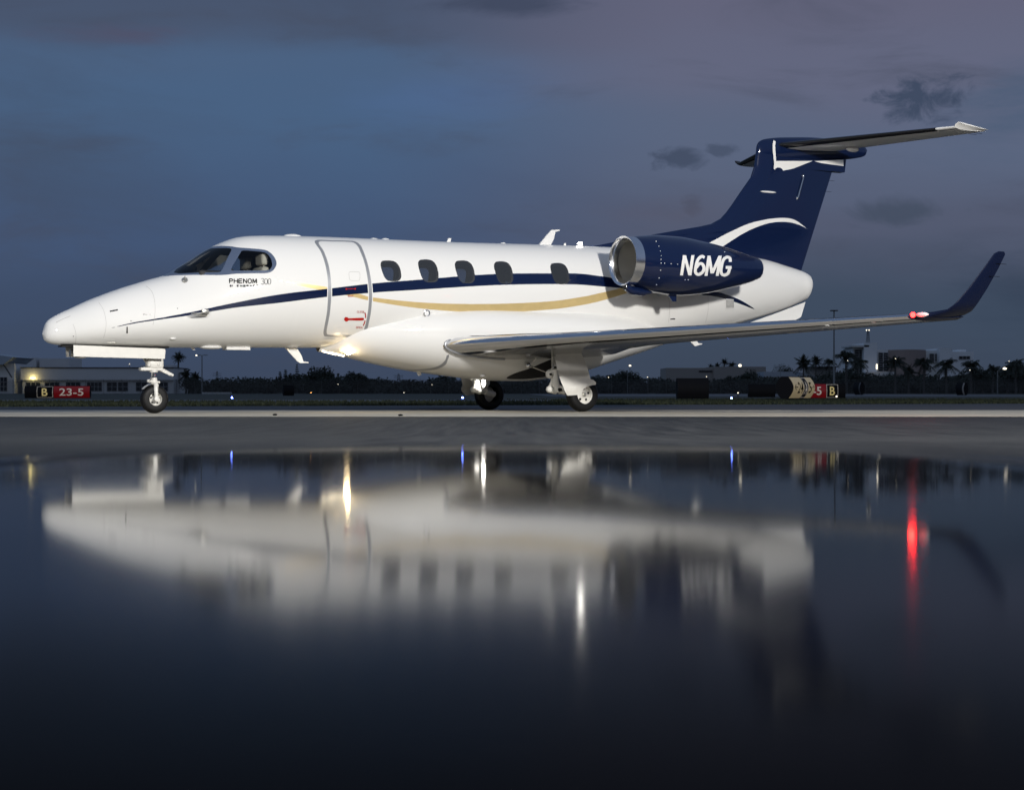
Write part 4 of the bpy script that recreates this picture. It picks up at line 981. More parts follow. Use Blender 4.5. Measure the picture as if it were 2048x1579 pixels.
for (x, y, v) in ((1325, 675.5, 1.9),):
    m = MB(); m.ball(tuple(un(x, y, v)), .03, 10); m.build('underwing_fitting', 'gear_metal', jet)
# ------------------------------------------------------------------ ground
H0 = .062
def drop(t):
    if t <= 0: return 0.0
    a = min(t, 4.0); d = .0165 * a + .005 * a * a / 8
    if t > 4: b = min(t, 11.0) - 4; d += .022 * b
    if t > 11:
        rest = (HCAM - H0) - (.0165 * 4 + .005 * 2 + .022 * 7); q = min(1, (t - 11) / (2 * rest / .022)); d += rest * (2 * q - q * q)
    return d
def zt(t): return HCAM - H0 - drop(t)
def gy(py): return FPX * HCAM / (py - HZ)
def ground_at(px, py): d = gy(py); return ((px - CX) / FPX * d, d)
def sheet(name, X, Yf, zoff, mt, kind='structure', label=None):
    vs = []; fs = []; n = None
    for x in X:
        ys = Yf(x); n = len(ys)
        for y in ys: vs.append((x, y, zt(y) + zoff))
    for i in range(len(X) - 1):
        for j in range(n - 1): fs.append((i * n + j, (i + 1) * n + j, (i + 1) * n + j + 1, i * n + j + 1))
    m = MB(); m.add(vs, fs); return m.build(name, mt, fix=False, kind=kind, label=label)
def ground_mat(name, c1, c2, rough, scales=(6, 60), bump=.3, spec=.5, aniso=None):
    m = bpy.data.materials.new(name); m.use_nodes = True; t = m.node_tree; b = t.nodes['Principled BSDF']; b.inputs['Roughness'].default_value = rough; b.inputs['Specular IOR Level'].default_value = spec
    tcn = t.nodes.new('ShaderNodeTexCoord'); a = t.nodes.new('ShaderNodeTexNoise'); a.inputs['Scale'].default_value = scales[0]; a.inputs['Detail'].default_value = 5
    c = t.nodes.new('ShaderNodeTexNoise'); c.inputs['Scale'].default_value = scales[1]; c.inputs['Detail'].default_value = 8; c.inputs['Roughness'].default_value = .7
    for n_ in (a, c): t.links.new(tcn.outputs['Object'], n_.inputs['Vector'])
    if aniso:
        mpn = t.nodes.new('ShaderNodeMapping'); mpn.inputs['Scale'].default_value = aniso; t.links.new(tcn.outputs['Object'], mpn.inputs[0]); t.links.new(mpn.outputs[0], a.inputs['Vector'])
    ad = t.nodes.new('ShaderNodeMath'); ad.operation = 'ADD'; t.links.new(a.outputs[0], ad.inputs[0]); t.links.new(c.outputs[0], ad.inputs[1])
    mr = t.nodes.new('ShaderNodeMapRange'); mr.inputs[1].default_value = .7; mr.inputs[2].default_value = 1.3; t.links.new(ad.outputs[0], mr.inputs[0])
    mx = t.nodes.new('ShaderNodeMix'); mx.data_type = 'RGBA'; mx.inputs[6].default_value = (*c1, 1); mx.inputs[7].default_value = (*c2, 1)
    t.links.new(mr.outputs[0], mx.inputs[0]); t.links.new(mx.outputs[2], b.inputs['Base Color'])
    bp = t.nodes.new('ShaderNodeBump'); bp.inputs['Strength'].default_value = bump; bp.inputs['Distance'].default_value = .01
    t.links.new(c.outputs[0], bp.inputs['Height']); t.links.new(bp.outputs[0], b.inputs['Normal']); MT[name] = m; return m
ground_mat('grass_soil', (.022, .026, .016), (.040, .045, .026), .9, (.4, 6))
ground_mat('asphalt_near', (.002, .0025, .003), (.048, .049, .049), .6, (5, 40), 1.0, spec=.22, aniso=(2.2, .09, 1))
ground_mat('asphalt_far', (.030, .030, .032), (.05, .05, .052), .7, (.5, 30), .3)
ground_mat('concrete', (.32, .295, .24), (.52, .475, .385), .75, (1.2, 60), .25)
ground_mat('taxi_concrete', (.10, .10, .10), (.14, .14, .14), .8, (.2, 5))
YS = [-30, -5, -1] + [i * .25 for i in range(0, 64)] + [17, 19, 21.3]
XW = [-3000, -400, -60, -20] + [-12 + i * .8 for i in range(31)] + [20, 60, 400, 3000]
sheet('ground', XW, lambda x: YS + [26, 34, 60, 150, 400, 1200, 4000], -.014, 'grass_soil')
XA = [-60, -20, -8] + [-6 + i * .5 for i in range(25)] + [8, 20, 60]
sheet('apron_asphalt', XA, lambda x: YS, -.004, 'asphalt_near')
sheet('apron_concrete', [-120, -20, 0, 20, 120], lambda x: [21.3, 24, 27, 29.2 - x * .012], 0.0, 'concrete')
def edgeY(x): return 36.5 + (max(-14, min(16, x)) + 10.6) * .40
sheet('taxiway', [-120, -40, -14] + [i for i in range(-12, 17, 2)] + [40, 120], lambda x: [29.2 - x * .012, 32, edgeY(x)], -.006, 'asphalt_far')
sheet('runway', [-300, -60, 0, 1.5], lambda x: [58, 63, 70], -.008, 'taxi_concrete')
sheet('far_taxiway', [3, 12, 24, 60], lambda x: [125, 200, 300], -.005, 'taxi_concrete')
# film of water lying on the near apron
pxs = [(-2600, 1150), (-1200, 1000), (-600, 952), (0, 918), (250, 907), (500, 898), (800, 890), (1024, 887), (1300, 889), (1500, 893), (1800, 904), (2048, 917), (2600, 950), (3200, 1000), (4600, 1150)]
tb = []
for px_, py_ in pxs:
    lo, hi = .05, 12.0
    for _ in range(50):
        mid_ = (lo + hi) / 2
        if HZ + FPX * (HCAM - zt(mid_)) / mid_ > py_: lo = mid_
        else: hi = mid_
    tb.append(((px_ - CX) / FPX * lo, lo))
fTB = pchip([a[0] for a in tb], [a[1] for a in tb])
def water_mat():
    m = bpy.data.materials.new('wet_film'); m.use_nodes = True; t = m.node_tree; b = t.nodes['Principled BSDF']
    b.inputs['Base Color'].default_value = (.014, .014, .0165, 1); b.inputs['IOR'].default_value = 1.07; b.inputs['Roughness'].default_value = .075
    tcn = t.nodes.new('ShaderNodeTexCoord'); mp = t.nodes.new('ShaderNodeMapping'); mp.inputs['Scale'].default_value = (3.0, .6, 1)
    n = t.nodes.new('ShaderNodeTexNoise'); n.inputs['Scale'].default_value = 2.0; n.inputs['Detail'].default_value = 2
    t.links.new(tcn.outputs['Object'], mp.inputs[0]); t.links.new(mp.outputs[0], n.inputs['Vector'])
    mr = t.nodes.new('ShaderNodeMapRange'); mr.inputs[3].default_value = .03; mr.inputs[4].default_value = .066; t.links.new(n.outputs[0], mr.inputs[0])
    sy = t.nodes.new('ShaderNodeSeparateXYZ'); t.links.new(tcn.outputs['Object'], sy.inputs[0]); ry = t.nodes.new('ShaderNodeMapRange'); ry.interpolation_type = 'SMOOTHSTEP'; ry.inputs[1].default_value = .30; ry.inputs[2].default_value = .95; ry.inputs[3].default_value = .045; ry.inputs[4].default_value = 0.0
    t.links.new(sy.outputs[1], ry.inputs[0]); ra = t.nodes.new('ShaderNodeMath'); ra.operation = 'ADD'; t.links.new(mr.outputs[0], ra.inputs[0]); t.links.new(ry.outputs[0], ra.inputs[1]); t.links.new(ra.outputs[0], b.inputs['Roughness'])
    # the film thins out over the rougher asphalt towards its rim
    at = t.nodes.new('ShaderNodeAttribute'); at.attribute_name = 'film'
    n3 = t.nodes.new('ShaderNodeTexNoise'); n3.inputs['Scale'].default_value = 9; n3.inputs['Detail'].default_value = 5; t.links.new(tcn.outputs['Object'], n3.inputs['Vector'])
    ma = t.nodes.new('ShaderNodeMath'); ma.operation = 'MULTIPLY_ADD'; ma.inputs[1].default_value = .5; t.links.new(n3.outputs[0], ma.inputs[0]); 
    mb_ = t.nodes.new('ShaderNodeMath'); mb_.operation = 'SUBTRACT'; t.links.new(at.outputs['Fac'], mb_.inputs[0]); mb_.inputs[1].default_value = .25; t.links.new(mb_.outputs[0], ma.inputs[2])
    sm = t.nodes.new('ShaderNodeMapRange'); sm.interpolation_type = 'SMOOTHSTEP'; sm.inputs[1].default_value = .05; sm.inputs[2].default_value = .75; t.links.new(ma.outputs[0], sm.inputs[0])
    aw = t.nodes.new('ShaderNodeAttribute'); aw.attribute_name = 'wet'; dk = t.nodes.new('ShaderNodeBsdfDiffuse'); dk.inputs[0].default_value = (.012, .012, .013, 1); mw = t.nodes.new('ShaderNodeMixShader')  # painted darkening: flat dark diffuse replaces the reflection close to the camera
    t.links.new(aw.outputs['Fac'], mw.inputs[0]); t.links.new(dk.outputs[0], mw.inputs[1]); t.links.new(b.outputs[0], mw.inputs[2])
    tr = t.nodes.new('ShaderNodeBsdfTransparent'); mx = t.nodes.new('ShaderNodeMixShader'); t.links.new(sm.outputs[0], mx.inputs[0]); t.links.new(tr.outputs[0], mx.inputs[1]); t.links.new(mw.outputs[0], mx.inputs[2]); t.links.new(mx.outputs[0], t.nodes['Material Output'].inputs[0])
    MT['wet_film'] = m
water_mat()
XP = [-2.6 + i * .05 for i in range(105)]
PUD = sheet('puddle', XP, lambda x: [-1.0 + (float(fTB(x)) + 1.0) * (1 - (1 - i / 90) ** 1.0) for i in [k * 1.0 for k in range(91)]], 0.0, 'wet_film', kind='structure')
# near its rim the film bends down just enough to mirror the lit concrete
for i_ in range(len(XP)):
    ids = list(range(i_ * 91, i_ * 91 + 91)); T_ = float(fTB(XP[i_])); z_ = zt(T_) + .001; PUD.data.vertices[ids[-1]].co.z = z_
    for k_ in range(89, -1, -1):
        v, w_ = PUD.data.vertices[ids[k_]], PUD.data.vertices[ids[k_ + 1]]; y_ = w_.co.y; dy = y_ - v.co.y
        base_ = (zt(y_ - .01) - zt(y_)) / .01 if y_ > .02 else 0.0
        q_ = max(0.0, min(1.0, ((T_ - y_) / T_ - .10) / .26)); q_ = 1 - q_ * q_ * (3 - 2 * q_)
        tgt = ((HCAM - z_) / max(y_, .3) + .0131) / 2; z_ += (base_ + max(0.0, tgt - base_) * q_) * dy; v.co.z = z_
_aw = PUD.data.attributes.new('wet', 'FLOAT', 'POINT')  # weight of the painted dimming, darkest nearest the camera
_aw.data.foreach_set('value', [(lambda q: q * q * (3 - 2 * q))(max(0.0, min(1.0, (v.co.y - .14) / .44))) for v in PUD.data.vertices])
_at = PUD.data.attributes.new('film', 'FLOAT', 'POINT')
_at.data.foreach_set('value', [max(0.0, min(1.0, (float(fTB(v.co.x)) - v.co.y) / (.14 * float(fTB(v.co.x)) + .05))) for v in PUD.data.vertices])
# ------------------------------------------------------------------ grass at the far edge of the taxiway
mat('grass_blade', (.034, .042, .020), .8, var=.3, vscale=.6)
rg = random.Random(3); V_ = []; F_ = []
for i in range(26000):
    r_ = rg.random() ** 1.7; x = rg.uniform(-26, 30); y = edgeY(x) + rg.gauss(0, .12) + r_ * 30; 
    if abs(x) > y * .36: continue
    if x < 1.6 and 57.8 < y < 70: continue
    h = rg.uniform(.03, .085); a = rg.uniform(0, 6.28); w = rg.uniform(.02, .05); dx, dy = math.cos(a) * w, math.sin(a) * w; lx, ly = rg.gauss(0, .02), rg.gauss(0, .02); k = len(V_)
    V_ += [(x - dx, y - dy, -.014), (x + dx, y + dy, -.014), (x + lx, y + ly, h), (x - dy + lx, y + dx, h * .8)]; F_ += [(k, k + 1, k + 2), (k, k + 1, k + 3)]
m = MB(); m.add(V_, F_); m.build('grass', 'grass_blade', fix=False, smooth=False, kind='stuff', label='dark mown grass between the taxiway and the fence', cat='grass')
# small stones / debris lying on the lit concrete
for i, (px_, py_, lab) in enumerate(((550, 830.5, 'small dark scrap on the lit concrete left of the landing light'), (801, 831.5, 'small dark scrap on the lit concrete right of the landing light'))):
    x, y = ground_at(px_, py_); m = MB(); m.ball((x, y, .012), 1, 8, (.035, .03, .014)); m.build('debris', 'ink', label=lab, cat='debris')
# ------------------------------------------------------------------ background helpers
def wp(px_, py_, d): return Vector(((px_ - CX) / FPX * d, d, HCAM + (HZ - py_) / FPX * d))
def pbox(m, x0, y0, x1, y1, d, dep=6.0, mt=None, off=0.0):
    """box whose front face fills the photo box at distance d"""
    if mt: m.mat(mt)
    a, b = wp(x0, y0, d), wp(x1, y1, d); z1, z0_ = a.z, max(b.z, -.3) if y1 < 790 else -.3
    m.box(((a.x + b.x) / 2, d + dep / 2 + off, (z1 + z0_) / 2), (abs(b.x - a.x), dep, z1 - z0_))
mat('bld_grey', (.62, .62, .61), .85, var=.06, vscale=.5); mat('bld_white', (.80, .81, .81), .85, var=.06, vscale=.4); mat('bld_brown', (.34, .27, .24), .85, var=.08, vscale=.4)
mat('bld_light', (.74, .74, .72), .85, var=.06); mat('bld_tan', (.33, .30, .27), .85, var=.06, vscale=.2); mat('bld_dark', (.04, .04, .045), .7); mat('pane', (.015, .018, .022), .15); mat('mullion', (.45, .45, .45), .6)
mat('roof_metal', (.40, .44, .48), .5, metal=.3, var=.06); mat('pole_grey', (.10, .10, .10), .5, metal=.5); mat('pole_pale', (.22, .23, .23), .6)
mat('sign_black', (.006, .006, .008), .7, spec=.2); mat('sign_red', (.20, .006, .01), .35, emit=(.55, .01, .015), es=.07); mat('sign_yellow', (.60, .50, .30), .35, emit=(1, .75, .4), es=.09, var=.15, vscale=2); mat('sign_white', (.6, .58, .52), .4, emit=(1, .85, .7), es=.13); mat('sign_amber', (.5, .4, .15), .4, emit=(1, .8, .35), es=.25)
def window(parent, x0, y0, x1, y1, d, nx=4, ny=2, off=0.0):
    m = MB(); a, b = wp(x0, y0, d), wp(x1, y1, d); w = b.x - a.x; h = a.z - b.z; t = .035 * d / 300 + .03
    for i in range(nx + 1): m.box((a.x + w * i / nx, d - .06 + off, (a.z + b.z) / 2), (t, .1, h + t))
    for j in range(ny + 1): m.box(((a.x + b.x) / 2, d - .063 + off, b.z + h * j / ny), (w - t * .5, .09, t))
    f = m.build('window', 'mullion', parent, smooth=False); m = MB(); m.box(((a.x + b.x) / 2, d - .02 + off, (a.z + b.z) / 2), (w, .05, h)); m.build('pane', 'pane', f, smooth=False)
# left terminal building
DB = 320.0
B1 = empty('terminal_building', (0, DB, 0), label='long grey one-storey airport building on the left with a row of paned windows', cat='building')
def under(parent, o):
    o.parent = parent; o.matrix_parent_inverse = Matrix.Translation(-parent.location); return o
def P1(o): return under(B1, o)
m = MB(); pbox(m, 45, 759, 347, 789, DB, 14); P1(m.build('wall', 'bld_light', smooth=False))
m = MB(); a, b = wp(43, 736, DB), wp(348, 760, DB); m.box(((a.x + b.x) / 2, DB + 6.6, (a.z + b.z) / 2), (b.x - a.x, 14.4, a.z - b.z)); P1(m.build('parapet', 'bld_grey', smooth=False))
m = MB(); a, b = wp(42, 735, DB), wp(349, 736.4, DB); m.box(((a.x + b.x) / 2, DB + 6.6, (a.z + b.z) / 2 + .06), (b.x - a.x, 14.8, .16)); P1(m.build('coping', 'bld_dark', smooth=False))
m = MB(); pbox(m, 28, 715, 72.5, 789, DB + 15, 10); pbox(m, 79, 716.5, 138, 789, DB + 15, 10); pbox(m, 72.3, 722, 79.2, 789, DB + 17, 8); P1(m.build('upper_block', 'bld_grey', smooth=False))
m = MB(); pbox(m, 280, 730, 345, 789, DB + 15, 6); P1(m.build('roof_block', 'bld_grey', smooth=False))
m = MB(); a, b = wp(-60, 718, DB - 2), wp(28, 718, DB - 2); pbox(m, -60, 727, 29, 789, DB - 1.0, 12); P1(m.build('gable_wall', 'bld_light', smooth=False))
m = MB(); A_ = wp(-30, 706, DB - 3); Bq = wp(26, 714, DB - 3); Cq = wp(6, 729, DB - 3); Dq = wp(-60, 729, DB - 3); m.prism([A_, Bq, Cq, Dq], (0, 14, 0)); P1(m.build('roof', 'roof_metal', smooth=False))
m = MB(); m.tube([wp(7, 728, DB - 3.2), wp(24, 755, DB - 3.2)], .12, 6); P1(m.build('canopy_brace', 'bld_dark'))
for (x0, y0, x1, y1, nx, ny) in ((52, 764, 81, 782, 3, 2), (90, 764, 119, 782, 3, 2), (132, 764, 161, 782, 3, 2), (174, 764, 204, 782, 4, 2), (214, 764, 234, 782, 2, 2), (236, 764, 256, 782, 2, 2), (272, 764, 294, 782, 2, 2), (310, 764, 336, 782, 3, 2)):
    n0 = len(B1.children); window(None, x0, y0, x1, y1, DB, nx, ny); o = [q_ for q_ in col.objects if q_.name.startswith('window') and q_.parent is None and not q_.name.startswith('window_')][-1]; P1(o)
window(None, -6, 754, 14.5, 782, DB - 1.0, 3, 3); P1([q_ for q_ in col.objects if q_.name.startswith('window') and q_.parent is None][-1])
for x, y in ((82.5, 743.5), (206, 742)):
    m = MB(); a = wp(x, y, DB - .2); m.box(tuple(a), (.4, .3, .4)); P1(m.build('wall_lamp', 'bld_white', smooth=False))
a = wp(66, 755.5, DB - .5); m = MB(); m.box(tuple(a), (1.0, .35, .28)); P1(m.build('wall_lamp', 'lamp_yellow', smooth=False))
d_ = bpy.data.lights.new('wall_lamp_light', 'POINT'); d_.energy = 90; d_.color = (1, .8, .3); d_.shadow_soft_size = .3; l_ = bpy.data.objects.new('lamp_light', d_); link(l_); l_.location = a + Vector((0, -.8, -.1)); P1(l_)
# right: white office block with palms in front
DR = 450.0
B2 = empty('office_building', (0, DR, 0), label='multi-storey white and brown office building behind the palms on the right', cat='building')
def P2(o): return under(B2, o)
m = MB(); pbox(m, 1706, 694, 1729, 790, DR, 14); P2(m.build('left_wing', 'bld_white', smooth=False))
m = MB(); pbox(m, 1728, 685.5, 1754, 790, DR - 3, 16); P2(m.build('white_tower', 'bld_white', smooth=False))
m = MB(); pbox(m, 1744, 699, 1777, 790, DR, 14); P2(m.build('wall', 'bld_light', smooth=False))
m = MB(); xs_ = [1776 + 76 * i / 14 for i in range(15)]; top_ = [wp(x, 699.6, DR) for x in xs_]; ring_ = [Vector((p.x, DR - 5 * math.sin(math.pi * i / 14), 0)) for i, p in enumerate(top_)]; ring_ += [Vector((top_[-1].x, DR + 14, 0)), Vector((top_[0].x, DR + 14, 0))]; m.prism([p + Vector((0, 0, -.3)) for p in ring_], (0, 0, top_[0].z + .3)); P2(m.build('curved_wall', 'bld_brown', smooth=False))
m = MB(); pbox(m, 1851, 701, 1882, 790, DR, 14); P2(m.build('wall', 'bld_light', smooth=False))
m = MB(); pbox(m, 1879, 696, 1903, 790, DR - 3, 16); P2(m.build('white_tower', 'bld_white', smooth=False))
m = MB(); pbox(m, 1902.5, 703, 1947, 790, DR - 1, 14); pbox(m, 1917, 699, 1932, 720, DR + 3, 6); P2(m.build('right_wing', 'bld_white', smooth=False))
m = MB(); pbox(m, 1732, 743, 1790, 751, DR - 6, 5); P2(m.build('entrance_ledge', 'bld_grey', smooth=False))
m = MB(); a, b = wp(1700, 693.5, DR - 1), wp(1735, 691, DR - 1); m.box(((a.x + b.x) / 2, DR + 4, (a.z + b.z) / 2), (b.x - a.x, 14, .5)); P2(m.build('roof_slab', 'bld_grey', smooth=False))
for (x0, y0, x1, y1, nx, ny) in ((1709, 699, 1727, 722, 2, 5), (1709, 727, 1727, 749, 2, 5), (1757, 705, 1766, 742, 1, 8), (1767, 705, 1776, 742, 1, 8), (1859, 707, 1868, 722, 1, 4), (1870, 707, 1878, 722, 1, 4), (1857, 752, 1867, 759, 1, 2), (1869, 752, 1878, 759, 1, 2), (1918, 712, 1940, 718, 3, 1)):
    window(None, x0, y0, x1, y1, DR - (1.2 if x0 > 1900 else .2), nx, ny); P2([q_ for q_ in col.objects if q_.name.startswith('window') and q_.parent is None][-1])
m = MB(); m.tube([wp(1736, 686, DR), wp(1736, 660, DR)], .12, 6); m.tube([wp(1732.5, 686, DR), wp(1734.5, 661, DR)], .08, 6); m.tube([wp(1739.5, 686, DR), wp(1737.5, 661, DR)], .08, 6)
for y in (665, 670, 675, 680): m.tube([wp(1733.5, y, DR), wp(1738.5, y, DR)], .05, 5)
P2(m.build('roof_mast', 'pole_grey'))
for x in (1733, 1738.2):
    m = MB(); m.ball(tuple(wp(x, 660, DR)), .16, 8); P2(m.build('mast_light', 'lamp_small'))
m = MB(); m.box(tuple(wp(1753.5, 733, DR - 7)), (.3, .3, 1.4)); P2(m.build('wall_lamp', 'lamp_small', smooth=False))
B3 = empty('hangar', (0, 520, 0), label='low tan hangar with a flat roof and a small roof sign, behind the right-hand trees', cat='building')
m = MB(); pbox(m, 1332, 735.5, 1428, 792, 520, 20); under(B3, m.build('wall', 'bld_tan', smooth=False)); m = MB(); pbox(m, 1427, 733, 1532, 792, 519, 26); under(B3, m.build('wall', 'bld_light' if False else 'bld_tan', smooth=False))
m = MB(); a = wp(1412, 742, 519); m.box((a.x, 519.9, a.z), (4.2, .3, .5)); under(B3, m.build('wall_sign', 'bld_dark', smooth=False))
m = MB(); m.ball(tuple(wp(1480, 731, 521)), .5, 8); under(B3, m.build('roof_lamp', 'lamp_small'))
B4 = empty('shed', (0, 400, 0), label='pale shed with a white roof between the hangar and the palms', cat='building')
m = MB(); pbox(m, 1532, 750, 1592, 792, 400, 8); under(B4, m.build('wall', 'bld_grey', smooth=False)); m = MB(); pbox(m, 1528, 743, 1595, 753.5, 399, 11); 
under(B4, m.build('roof', 'roof_metal', smooth=False))
m = MB(); m.prism([wp(1600, 744, 380), wp(1616, 747.5, 380), wp(1652, 758, 380), wp(1600, 756, 380)], (0, 6, 0)); o = m.build('tent', 'roof_metal', smooth=False, label='sloping pale tent roof above the red runway sign', cat='tent')
B5 = empty('low_building', (0, 480, 0), label='low cream building partly hidden by palms left of the tall light pole', cat='building')
m = MB(); pbox(m, 1621, 734, 1672, 792, 480, 10); under(B5, m.build('wall', 'bld_tan', smooth=False)); m = MB(); a, b = wp(1619, 734, 480), wp(1674, 734, 480); m.box(((a.x + b.x) / 2, 484, a.z + .1), (b.x - a.x, 12, .25)); under(B5, m.build('roof', 'bld_dark', smooth=False))
m = MB(); pbox(m, 404, 784, 463, 789, 292, .4); m.build('low_wall', 'bld_light', smooth=False, label='low pale wall at the foot of the left light pole', cat='wall')
# ------------------------------------------------------------------ chain-link fence
DF = 285.0
FE = empty('fence', (0, DF, 0), label='tall chain-link perimeter fence with posts running across the whole field', cat='fence')
m = MB(); m.tube([(0, 0, 0), (0, 0, 2.25), (0, -.22, 2.55)], .035, 5); post = m.build('post', 'pole_grey', FE); hw = DF * .36; nP = 66
for i in range(nP):
    o = post if i == 0 else post.copy()
    if i: link(o, FE)
    o.location = (-hw + 2 * hw * i / (nP - 1), 0, 0)
m = MB()
for z in (.05, 2.2, 2.35, 2.5): m.tube([(-hw, -.0 if z < 2.3 else -.1, z), (hw, 0 if z < 2.3 else -.1, z)], .018, 4)
m.build('rail_wire', 'pole_grey', FE)
mm = bpy.data.materials.new('chain_link'); mm.use_nodes = True; t = mm.node_tree; b = t.nodes['Principled BSDF']; b.inputs['Base Color'].default_value = (.09, .09, .09, 1); b.inputs['Alpha'].default_value = .22; b.inputs['Roughness'].default_value = .8; MT['chain_link'] = mm
m = MB(); m.box((0, .04, 1.12), (2 * hw, .01, 2.2)); m.build('mesh_panel', 'chain_link', FE, smooth=False)
# ------------------------------------------------------------------ trees
mat('leaf', (.024, .029, .018), .7, var=.35, vscale=.4); mat('leaf_dry', (.05, .055, .025), .7, var=.3, vscale=.5); mat('conifer', (.020, .025, .018), .75, var=.3, vscale=.5); mat('bark', (.06, .052, .045), .9, var=.2, vscale=2); mat('palm_trunk', (.085, .08, .072), .9, var=.2, vscale=2)
def leafcloud(m, c, r, n, ls, rg, shell=.55):
    for _ in range(n):
        while True:
            p = Vector((rg.uniform(-1, 1), rg.uniform(-1, 1), rg.uniform(-1, 1)))
            if .05 < p.length < 1: break
        p = p.normalized() * (shell + (1 - shell) * rg.random()) if rg.random() < .75 else p
        q = Vector((c[0] + p.x * r[0], c[1] + p.y * r[1], c[2] + p.z * r[2])); a = Vector((rg.gauss(0, 1), rg.gauss(0, 1), rg.gauss(0, 1))).normalized(); b_ = a.orthogonal().normalized(); s_ = ls * rg.uniform(.6, 1.3)
        m.add([q - a * s_, q + b_ * s_ * .6, q + a * s_, q - b_ * s_ * .6], [(0, 1, 2, 3)])
def broadleaf(name, px_, ytop, halfw, d, label, seed, ybase=789, squat=1.0, mt='leaf', n=9, group=None):
    rg = random.Random(seed); top = wp(px_, ytop, d); w = halfw / FPX * d; h = top.z; e = empty(name, (top.x, d, 0), label=label, cat='tree', group=group)
    m = MB(); m.tube([(0, 0, -.2), (.1, 0, h * .3), (0, 0, h * .55)], [w * .07, w * .055, w * .03], 7)
    for i in range(4): a = rg.uniform(0, 6.28); m.tube([(0, 0, h * .3), (math.cos(a) * w * .5, math.sin(a) * w * .4, h * .62)], [w * .035, w * .01], 5)
    m.build('trunk', 'bark', e); m = MB(); cz = h * .55
    for i in range(n + 5):
        a = rg.uniform(0, 6.28); rr = rg.uniform(.1, .72) * w; k = rg.uniform(.30, .48); z = cz + rg.uniform(-.25, .34) * h * (1 - rr / w * .7)
        leafcloud(m, (math.cos(a) * rr, math.sin(a) * rr * .8, z), (w * k, w * k * .9, h * .24), 120, w * .055, rg)
    leafcloud(m, (0, 0, cz), (w * .8, w * .7, h * .36), 500, w * .06, rg)
    m.build('crown', mt, e, smooth=False, fix=False); return e
def palm(px_, ytop, rad, d, label, seed, kind='royal', group=None, low=False):
    rg = random.Random(seed); r_ = rad / FPX * d; zc = HCAM + (HZ - ytop) / FPX * d - r_ * .75; x = (px_ - CX) / FPX * d
    e = empty('palm_tree', (x, d, 0), label=label, cat='palm', group=group); m = MB(); tw = max(.16, r_ * .06)
    m.tube([(0, 0, -.2), (.1 * rg.uniform(-1, 1), 0, zc * .5), (0, 0, zc)], [tw * 1.5, tw * 1.1, tw], 8); m.build('trunk', 'palm_trunk', e)
    m = MB(); nf = 24 if kind == 'royal' else 32
    for i in range(nf):
        a = 2 * math.pi * i / nf + rg.uniform(-.2, .2); el_ = rg.uniform(-.35, 1.25) if kind == 'royal' else rg.uniform(-.9, 1.4); L = r_ * rg.uniform(.85, 1.15); dr = rg.uniform(.5, .95)
        pts = []
        for j in range(8):
            t = j / 7; pts.append(Vector((math.cos(a) * math.cos(el_) * L * t, math.sin(a) * math.cos(el_) * L * t, zc + math.sin(el_) * L * t - dr * L * t * t * (.75 if kind == 'royal' else .35))))
        sd = Vector((-math.sin(a), math.cos(a), 0))
        for j in range(7):
            p, q = pts[j], pts[j + 1]; ax = (q - p)
            for s_ in (-1, 1):
                for u_ in (.15, .6):
                    o_ = p + ax * u_; wl = r_ * (.40 if kind == 'royal' else .30) * (1 - abs(j / 6 - .45) * .9) * rg.uniform(.7, 1.2)
                    tipp = o_ + sd * s_ * wl * .8 + ax.normalized() * wl * .5 + Vector((0, 0, -wl * .75)); m.add([o_, o_ + ax * .42, tipp], [(0, 1, 2)])
            m.add([p + sd * .03, q + sd * .03, q - sd * .03, p - sd * .03], [(0, 1, 2, 3)])
    leafcloud(m, (0, 0, zc), (r_ * .5, r_ * .5, r_ * .38), 110 if kind == 'fan' else 60, r_ * .12, rg)
    m.build('crown', 'leaf', e, smooth=False, fix=False); return e
def conifer(px_, ytop, hw_, d, label, seed, tiers=12, group=None):
    rg = random.Random(seed); top = wp(px_, ytop, d); w = hw_ / FPX * d; h = top.z; e = empty('conifer_tree', (top.x, d, 0), label=label, cat='tree', group=group)
    m = MB(); m.tube([(0, 0, -.2), (0, 0, h * .95)], [w * .12, w * .02], 6); m.build('trunk', 'bark', e); m = MB()
    for i in range(tiers):
        z = h * (.22 + .78 * i / tiers); r_ = w * (1 - i / tiers) ** .7 + w * .08; nb = 12
        for k in range(nb):
            a = 2 * math.pi * k / nb + rg.random(); L = r_ * rg.uniform(.8, 1.15)
            for q in range(5):
                t = (q + .5) / 5; leafcloud(m, (math.cos(a) * L * t, math.sin(a) * L * t, z - .25 * L * t + L * .15 * t * t), (w * .13, w * .13, h * .018), 5, w * .10, rg)
    m.build('crown', 'conifer', e, smooth=False, fix=False); return e
palm(357, 702, 15, 330, 'tall lone palm beside the right end of the long grey building', 1, 'fan')
palm(372, 736, 17, 325, 'bushy palm just right of the lone tall palm', 2, 'fan'); palm(391, 742, 15, 335, 'short bushy palm left of the left light pole', 3, 'fan')
broadleaf('bush_tree', 382, 752, 24, 322, 'dark round bush under the short palms left of the light pole', 14)
broadleaf('broadleaf_tree', 640, 728, 38, 330, 'large round dark tree below the belly blade antenna', 4, group='round trees seen under the fuselage')
broadleaf('broadleaf_tree', 713, 743, 36, 330, 'round dark tree directly below the warm landing light', 5, group='round trees seen under the fuselage')
broadleaf('broadleaf_tree', 1248, 737, 37, 350, 'broad domed dark tree right of the port main wheel', 6)
broadleaf('broadleaf_tree', 463, 758, 10, 340, 'small round tree right of the left light pole', 7, n=4); broadleaf('broadleaf_tree', 491, 757, 13, 360, 'low round tree second from the left light pole', 8, n=5)
